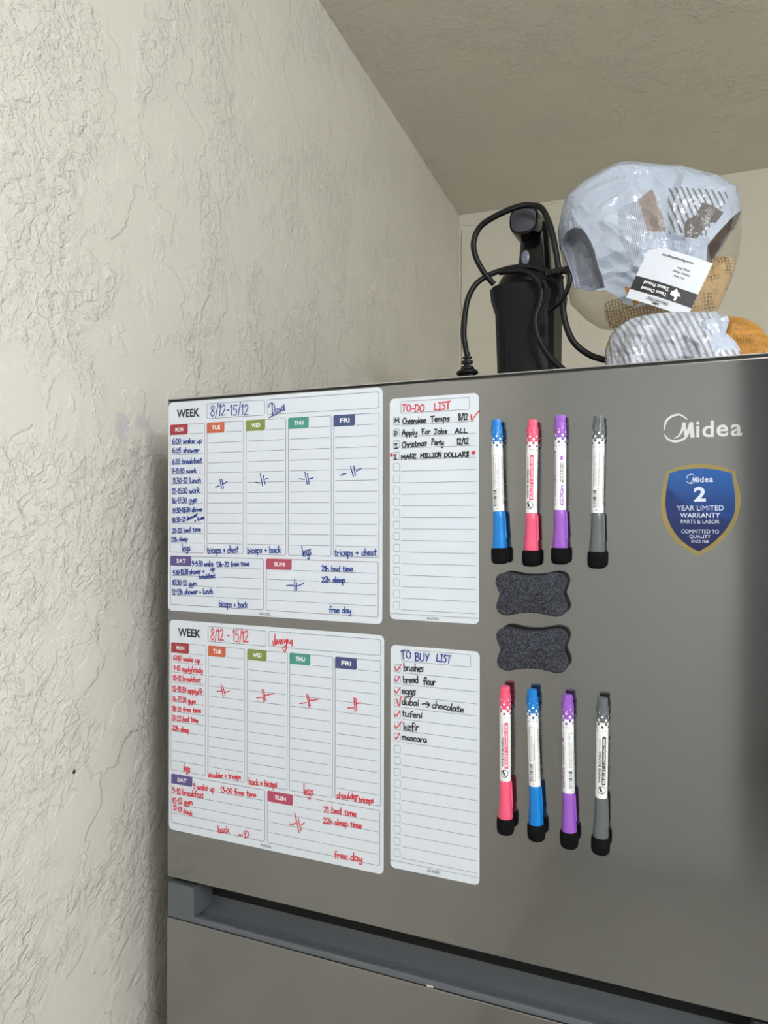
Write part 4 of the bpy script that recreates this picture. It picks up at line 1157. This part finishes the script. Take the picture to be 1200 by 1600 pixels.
def pillow(outline, centre, y0, front, back, relief, material_of, rings=70, spokes=220, power=2.4):
    """a stuffed bag: the outline in the upright plane y0, swelling by front / back, with creases from relief(x, z)"""
    mb = MB()
    Rr = [ray_poly(centre, 2 * math.pi * k / spokes, outline) for k in range(spokes)]
    full = (rings, spokes, Rr)
    for side, T in ((-1, front), (1, back)):
        b = len(mb.v)
        rings, spokes, Rr = full if side < 0 else (max(20, full[0] // 4), full[1] // 4, full[2][::4])
        for i in range(rings + 1):
            r = (1 - i / rings)
            for k in range(spokes):
                a = 2 * math.pi * k / spokes
                x, z = centre[0] + r * Rr[k] * math.cos(a), centre[1] + r * Rr[k] * math.sin(a)
                h = T * (1 - r ** power) ** .55
                w = min(1, (1 - r) * 6)
                mb.v.append((x, y0 + side * (h + relief(x, z) * w * (1 if side < 0 else .4)), z))
        for i in range(rings):
            for k in range(spokes):
                k2 = (k + 1) % spokes
                q = (b + i * spokes + k, b + i * spokes + k2, b + (i + 1) * spokes + k2, b + (i + 1) * spokes + k)
                cx = sum(mb.v[j][0] for j in q) / 4; cz = sum(mb.v[j][2] for j in q) / 4
                mb.f.append(q); mb.m.append(material_of(cx, cz, side))
    return mb
def ridged(x, z, s, o):
    v = noise.noise(Vector((x * s + o, z * s - o, o * 1.7)))
    return 1 - min(1, abs(v) * 3.2)

def crumple(m, strength=0.5, scale=42):
    n = Nodes(m)
    co = n.coords()
    wn = n.noise(co, 30, 3)
    v1 = n.voronoi(n.mapping(co, scale=(1, .6, .75), rot=(0, .5, 0)), scale, 'SMOOTH_F1')
    h = n.math('MULTIPLY_ADD', v1, 0.8, n.math('MULTIPLY', n.noise(co, 90, 3, .6, 1.0), 0.5))
    zone = n.ramp(n.noise(n.mapping(co, loc=(4, 2, 7)), 16, 2), 0.5, 0.62)
    h = n.math('MULTIPLY_ADD', n.math('MULTIPLY', n.voronoi(co, 210, 'F1'), zone), 0.5, h)
    n.bump(n.math('ADD', h, wn), strength, 0.004)
    return m
M_film = crumple(mat('white_printed_film', srgb(182, 193, 210), 0.07, spec=0.8))
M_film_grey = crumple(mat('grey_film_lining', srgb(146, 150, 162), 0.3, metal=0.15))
M_tan = crumple(mat('tan_print', srgb(150, 138, 134), 0.25))
M_darkprint = crumple(mat('dark_print', srgb(110, 106, 104), 0.25))
M_ochre = mat('ochre_print', srgb(190, 132, 40), 0.3)
M_blackprint = mat('black_print', srgb(22, 22, 24), 0.3)
M_browngap = crumple(mat('brown_gap_patch', srgb(70, 60, 54), 0.3))  # dark brown patch along the right edge of the white film
def striped(name, base, line, freq, angle, width, bend=0.0):
    m = crumple(mat(name, base, 0.09, spec=0.8), 0.6)
    n = Nodes(m)
    x, y, z = n.sep(n.mapping(n.coords(), rot=(0, angle, 0)))
    arg = n.math('MULTIPLY_ADD', n.math('MULTIPLY', z, z), bend, x)
    arg = n.math('MULTIPLY_ADD', n.noise(n.coords(), 18, 2), 0.006, arg)
    s = n.math('SINE', n.math('MULTIPLY', arg, freq))
    n.put(n.bsdf.inputs['Base Color'], n.mix(n.ramp(s, width - .25, width + .25), base, line))
    return m
M_stripes = striped('grey_stripes', srgb(182, 192, 208), srgb(120, 120, 124), 1000, 0.35, 0.35)
M_fine = striped('fine_grey_lines', srgb(180, 190, 204), srgb(150, 154, 166), 2600, -0.15, 0.2)
M_stripes2 = striped('grey_brown_stripes', srgb(190, 199, 214), srgb(150, 147, 150), 1080, 0.42, 0.2)
def clear_film(name):
    m = bpy.data.materials.new(name); m.use_nodes = True
    n = Nodes(m)
    tr = n.t.nodes.new('ShaderNodeBsdfTransparent'); tr.inputs[0].default_value = (.93, .91, .87, 1)
    n.bsdf.inputs['Base Color'].default_value = srgb(200, 196, 186)
    n.bsdf.inputs['Roughness'].default_value = 0.12
    crumple(m, 0.6, 40)
    lw = n.t.nodes.new('ShaderNodeLayerWeight'); lw.inputs[0].default_value = 0.25
    mx = n.t.nodes.new('ShaderNodeMixShader')
    n.put(mx.inputs[0], n.math('MULTIPLY_ADD', lw.outputs['Facing'], 0.45, 0.10))
    n.t.links.new(tr.outputs[0], mx.inputs[1]); n.t.links.new(n.bsdf.outputs[0], mx.inputs[2]); n.t.links.new(mx.outputs[0], n.out.inputs[0])
    return m
M_clear = clear_film('clear_film')
def netting(name, color, open_=True):
    m = bpy.data.materials.new(name); m.use_nodes = True
    n = Nodes(m)
    n.bsdf.inputs['Roughness'].default_value = 0.6
    x, y, z = n.sep(n.mapping(n.coords(), rot=(0, 0.18, 0)))
    wob = n.math('MULTIPLY', n.noise(n.coords(), 45, 2), 6.0)
    f = 1500.0 if open_ else 2600.0
    sx = n.math('SINE', n.math('MULTIPLY_ADD', x, f, wob)); sz = n.math('SINE', n.math('MULTIPLY_ADD', z, f, wob))
    thread = n.math('MAXIMUM', n.ramp(sx, 0.5, 0.85), n.ramp(sz, 0.5, 0.85))
    dark = tuple(c * .45 for c in color[:3]) + (1,)
    if open_:
        n.put(n.bsdf.inputs['Base Color'], color)
        dense = n.ramp(n.math('ADD', x, n.math('MULTIPLY', n.noise(n.coords(), 22, 3), 0.06)), 0.04, 0.09)
        fac = n.math('MAXIMUM', thread, n.math('MULTIPLY', dense, n.ramp(n.noise(n.coords(), 60, 3, .6), .3, .55)))
        tr = n.t.nodes.new('ShaderNodeBsdfTransparent')
        mx = n.t.nodes.new('ShaderNodeMixShader')
        n.put(mx.inputs[0], fac)
        n.t.links.new(tr.outputs[0], mx.inputs[1]); n.t.links.new(n.bsdf.outputs[0], mx.inputs[2]); n.t.links.new(mx.outputs[0], n.out.inputs[0])
    else:
        streaks = n.noise(n.mapping(n.coords(), scale=(1, 1, 4)), 40, 4, .6)
        n.put(n.bsdf.inputs['Base Color'], n.mix(n.math('MULTIPLY', n.math('ADD', thread, n.ramp(streaks, .35, .6)), .5), dark, color))
        n.bump(n.math('ADD', thread, streaks), 0.6, 0.002)
    return m
M_net = netting('brown_netting', srgb(212, 178, 122))
M_net_solid = netting('orange_netting', srgb(206, 146, 62), False)

BAG_C = (0.508, 1.902)
GX, GZ = 0.5579, 1.8019                                     # the clipped neck that the folds run to
BAG_FULL = BAG_OUTLINE[:17] + [(.586, 1.76), (.580, 1.70), (.572, 1.6815), (.522, 1.6815), (.512, 1.70), (.505, 1.765)] + BAG_OUTLINE[19:]
def upper_relief(x, z):
    a, d = math.atan2(z - GZ, x - GX), math.hypot(x - GX, z - GZ)
    fold = math.sin(a * 9 + 2.2 * noise.noise(Vector((x * 14, z * 14, 1.3)))) * .0045 * min(1, d / .05) * max(0, 1 - d / .24)
    fine = math.sin(a * 41 + 5 * noise.noise(Vector((x * 20, z * 20, 4.3)))) * .0009 * max(0, 1 - d / .20)
    cr = ridged(x, z, 15, 3.1) * .0045 + ridged(x, z, 34, 9.4) * .0022
    lump = noise.noise(Vector((x * 11, z * 11, 7.7))) * .010
    r = fold + fine + cr + lump
    if inside((x, z), BAG_HOLLOW):
        d2 = edge_dist((x, z), BAG_HOLLOW)
        s = min(1, d2 / .007); s = s * s * (3 - 2 * s)
        r -= .027 * s * (0.55 + 0.45 * max(0, min(1, (z - 1.86) / .05)))
    return r
U_MATS = [M_clear, M_film, M_film_grey, M_tan, M_darkprint, M_stripes, M_fine, M_ochre, M_blackprint, M_browngap]
def upper_mat(x, z, side):
    p = (x, z)
    if side < 0:
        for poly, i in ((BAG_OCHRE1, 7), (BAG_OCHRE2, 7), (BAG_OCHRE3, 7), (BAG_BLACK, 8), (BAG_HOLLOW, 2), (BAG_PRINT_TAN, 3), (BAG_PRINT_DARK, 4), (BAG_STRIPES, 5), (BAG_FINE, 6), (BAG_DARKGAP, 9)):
            if inside(p, poly): return i
    if inside(p, BAG_WHITE) and (side < 0 or z > 1.885): return 1
    return 0
def moved(mb, ox, oy, oz):
    mb.v = [(x - ox, y - oy, z - oz) for x, y, z in mb.v]
    return mb
bag = thing('produce_bag', 'crumpled white and clear plastic potato bag with a paper tag, behind the striped one', 'bag', (.55, .36, TOP))
moved(pillow(BAG_FULL, BAG_C, .36, .060, .055, upper_relief, upper_mat, 190, 760), .55, .36, TOP).build('plastic_film', U_MATS, bag, smooth=75)
moved(pillow(NET_OUTLINE, (.545, 1.828), .362, .020, .020, lambda x, z: noise.noise(Vector((x * 40, z * 40, 2))) * .004, lambda x, z, s: 0, 30, 120), .55, .36, TOP).build('netting', M_net, bag, smooth=75)

# the paper tag, hanging upside down from the clip
TAGY = .262
tag_o = Vector((.5826, .0, 1.843)); tag_x = (Vector((.4907 + .5826 - .5586, 0, 1.8112 + 1.843 - 1.78)) - tag_o).normalized(); tag_y = Vector((-.3, 0, -1))
tag_y = (tag_y - tag_x * tag_y.dot(tag_x)).normalized()
TW, TH = .0762, .0668
tag = MB()
def tagpt(a, b, lift=0.0):
    p = tag_o + tag_x * a + tag_y * b
    bow = .0035 * math.sin(math.pi * a / TW)
    return (p.x - .55, TAGY - bow - lift - .36, p.z - TOP)
cols = [TW * i / 16 for i in range(17)]
def tag_low(a): return max(0.0, (a - (TW - .0155)) * .42)
for i in range(16):
    a, c = cols[i], cols[i + 1]
    q = [(a, tag_low(a)), (c, tag_low(c)), (c, TH), (a, TH)]
    tag.face([tagpt(*p) for p in q]); tag.face([tagpt(*p, -.0005) for p in q[::-1]])
    tag.face([tagpt(*q[0]), tagpt(*q[0], -.0005), tagpt(*q[1], -.0005), tagpt(*q[1])]); tag.face([tagpt(*q[3]), tagpt(*q[2]), tagpt(*q[2], -.0005), tagpt(*q[3], -.0005)])
for a in (0.0, TW):
    tag.face([tagpt(a, tag_low(a)), tagpt(a, TH), tagpt(a, TH, -.0005), tagpt(a, tag_low(a), -.0005)])
tagp = tag.build('paper_tag', mat('tag_card', srgb(224, 229, 238), .5), bag)
tagp['label'] = 'white paper tag printed upside down with a black band'
mb = MB()
B0, B1 = .0385, .0555
for i in range(16):
    a, c = TW * i / 16, TW * (i + 1) / 16
    mb.face([tagpt(a, B0, .0002), tagpt(c, B0, .0002), tagpt(c, B1, .0002), tagpt(a, B1, .0002)], 0)
def tag_text(body, a0, a1, b0, b1, mi, lift, bold=0.0):
    vs, fs, _ = text_shape(body, bold)
    mb.mesh([tagpt(a0 + u * (a1 - a0), b0 + v * (b1 - b0), lift) for u, v in vs], fs, mi)
tag_text('www.Mountainking.com', .0195, .0580, .0052, .0088, 0, .0005, .02)
tag_text('snap this:', .0200, .0350, .0150, .0182, 0, .0005, .01)
tag_text('recipe ideas', .0170, .0375, .0200, .0232, 0, .0005, .01)
tag_text('For easy', .0220, .0350, .0250, .0282, 0, .0005, .01)
tag_text('Texas Owned', .0325, .0640, .0484, .0528, 1, .0008, .03)
tag_text('Texas Proud', .0325, .0640, .0414, .0458, 1, .0008, .03)
TEX = [(.0, .55), (.28, .55), (.28, 1), (.5, 1), (.5, .72), (.7, .66), (.95, .62), (1, .36), (.9, .26), (.74, .14), (.68, -.04), (.52, .06), (.42, .24), (.3, .22), (.2, .34)]
mb.face([tagpt(.0165 + x * .013, .0405 + z * .0135, .0008) for x, z in TEX], 1)
def tag_ring(a0, a1, b0, b1, r, w, mi):
    o_, i_ = rounded_rect(a0, a1, b0, b1, r), rounded_rect(a0 + w, a1 - w, b0 + w, b1 - w, r - w)
    for k in range(len(o_)):
        j = (k + 1) % len(o_)
        mb.face([tagpt(*o_[k], .0005), tagpt(*o_[j], .0005), tagpt(*i_[j], .0005), tagpt(*i_[k], .0005)], mi)
tag_ring(.0260, .0535, .0580, .0622, .0020, .0003, 0)
tag_text('MountainKing', .0278, .0517, .0589, .0613, 0, .0005, .03)
mb.face([tagpt(*p, .0005) for p in ((.037, .0628), (.043, .0628), (.0445, .0652), (.0418, .0642), (.040, .0656), (.0382, .0642), (.0355, .0652))], 0)
mb.build('tag_printing', [M_print_black, M_print_white], tagp, fix=False)
mb = MB()
mb.tube([tagpt(.008, TH - .003, .001), tagpt(.009, TH + .001, .003), tagpt(.011, TH + .0035, .001), tagpt(.010, TH + .001, -.002), tagpt(.008, TH - .003, -.0015)], .0009, 8)
mb.build('wire_clip', mat('wire_grey', srgb(110, 110, 104), .35, metal=.8), bag, smooth=60)

# the second bag, lying in front
LOWER_O = LOWER_TOP[1:-1] + [(.612, 1.6815), (.60, 1.6804), (.49, 1.6804), (.475, 1.684)]
def lower_relief(x, z):
    a, d = math.atan2(z - 1.69, x - .60), math.hypot(x - .60, z - 1.69)
    return math.sin(d * 210 + 2 * noise.noise(Vector((x * 16, z * 16, 2)))) * .0022 + ridged(x, z, 22, 5.1) * .005 + ridged(x, z, 55, 2.4) * .002
L_MATS = [M_stripes2, M_film, M_ochre, M_tan]
def lower_mat(x, z, side):
    if x < .483:
        if z > 1.722 and x < .4775: return 2
        return 3 if math.sin((x * .9 + z * .15) * 1050) > .35 else 1
    if x > .575 and z > 1.705: return 1
    return 0
bag2 = thing('produce_bag', 'potato bag with grey stripes and orange netting, lying along the front edge', 'bag', (.55, .13, TOP))
moved(pillow(LOWER_O, (.545, 1.712), .13, .040, .035, lower_relief, lower_mat, 90, 440), .55, .13, TOP).build('plastic_film', L_MATS, bag2, smooth=75)
NETO = LOWER_NET[:-2] + [(.652, 1.685), (.640, 1.6804), (.585, 1.6804), (.572, 1.70)]
moved(pillow(NETO, (.608, 1.712), .150, .045, .035, lambda x, z: noise.noise(Vector((x * 50, z * 50, 3))) * .005 + ridged(x, z, 30, 1.0) * .003, lambda x, z, s: 0, 40, 160), .55, .13, TOP).build('netting', M_net_solid, bag2, smooth=75)
moved(pillow(FLAP, (.571, 1.724), .098, .005, .006, lambda x, z: 0.0012 * math.sin(x * 420 + z * 160), lambda x, z, s: 0, 30, 140), .55, .13, TOP).build('folded_flap', M_film, bag2, smooth=75)
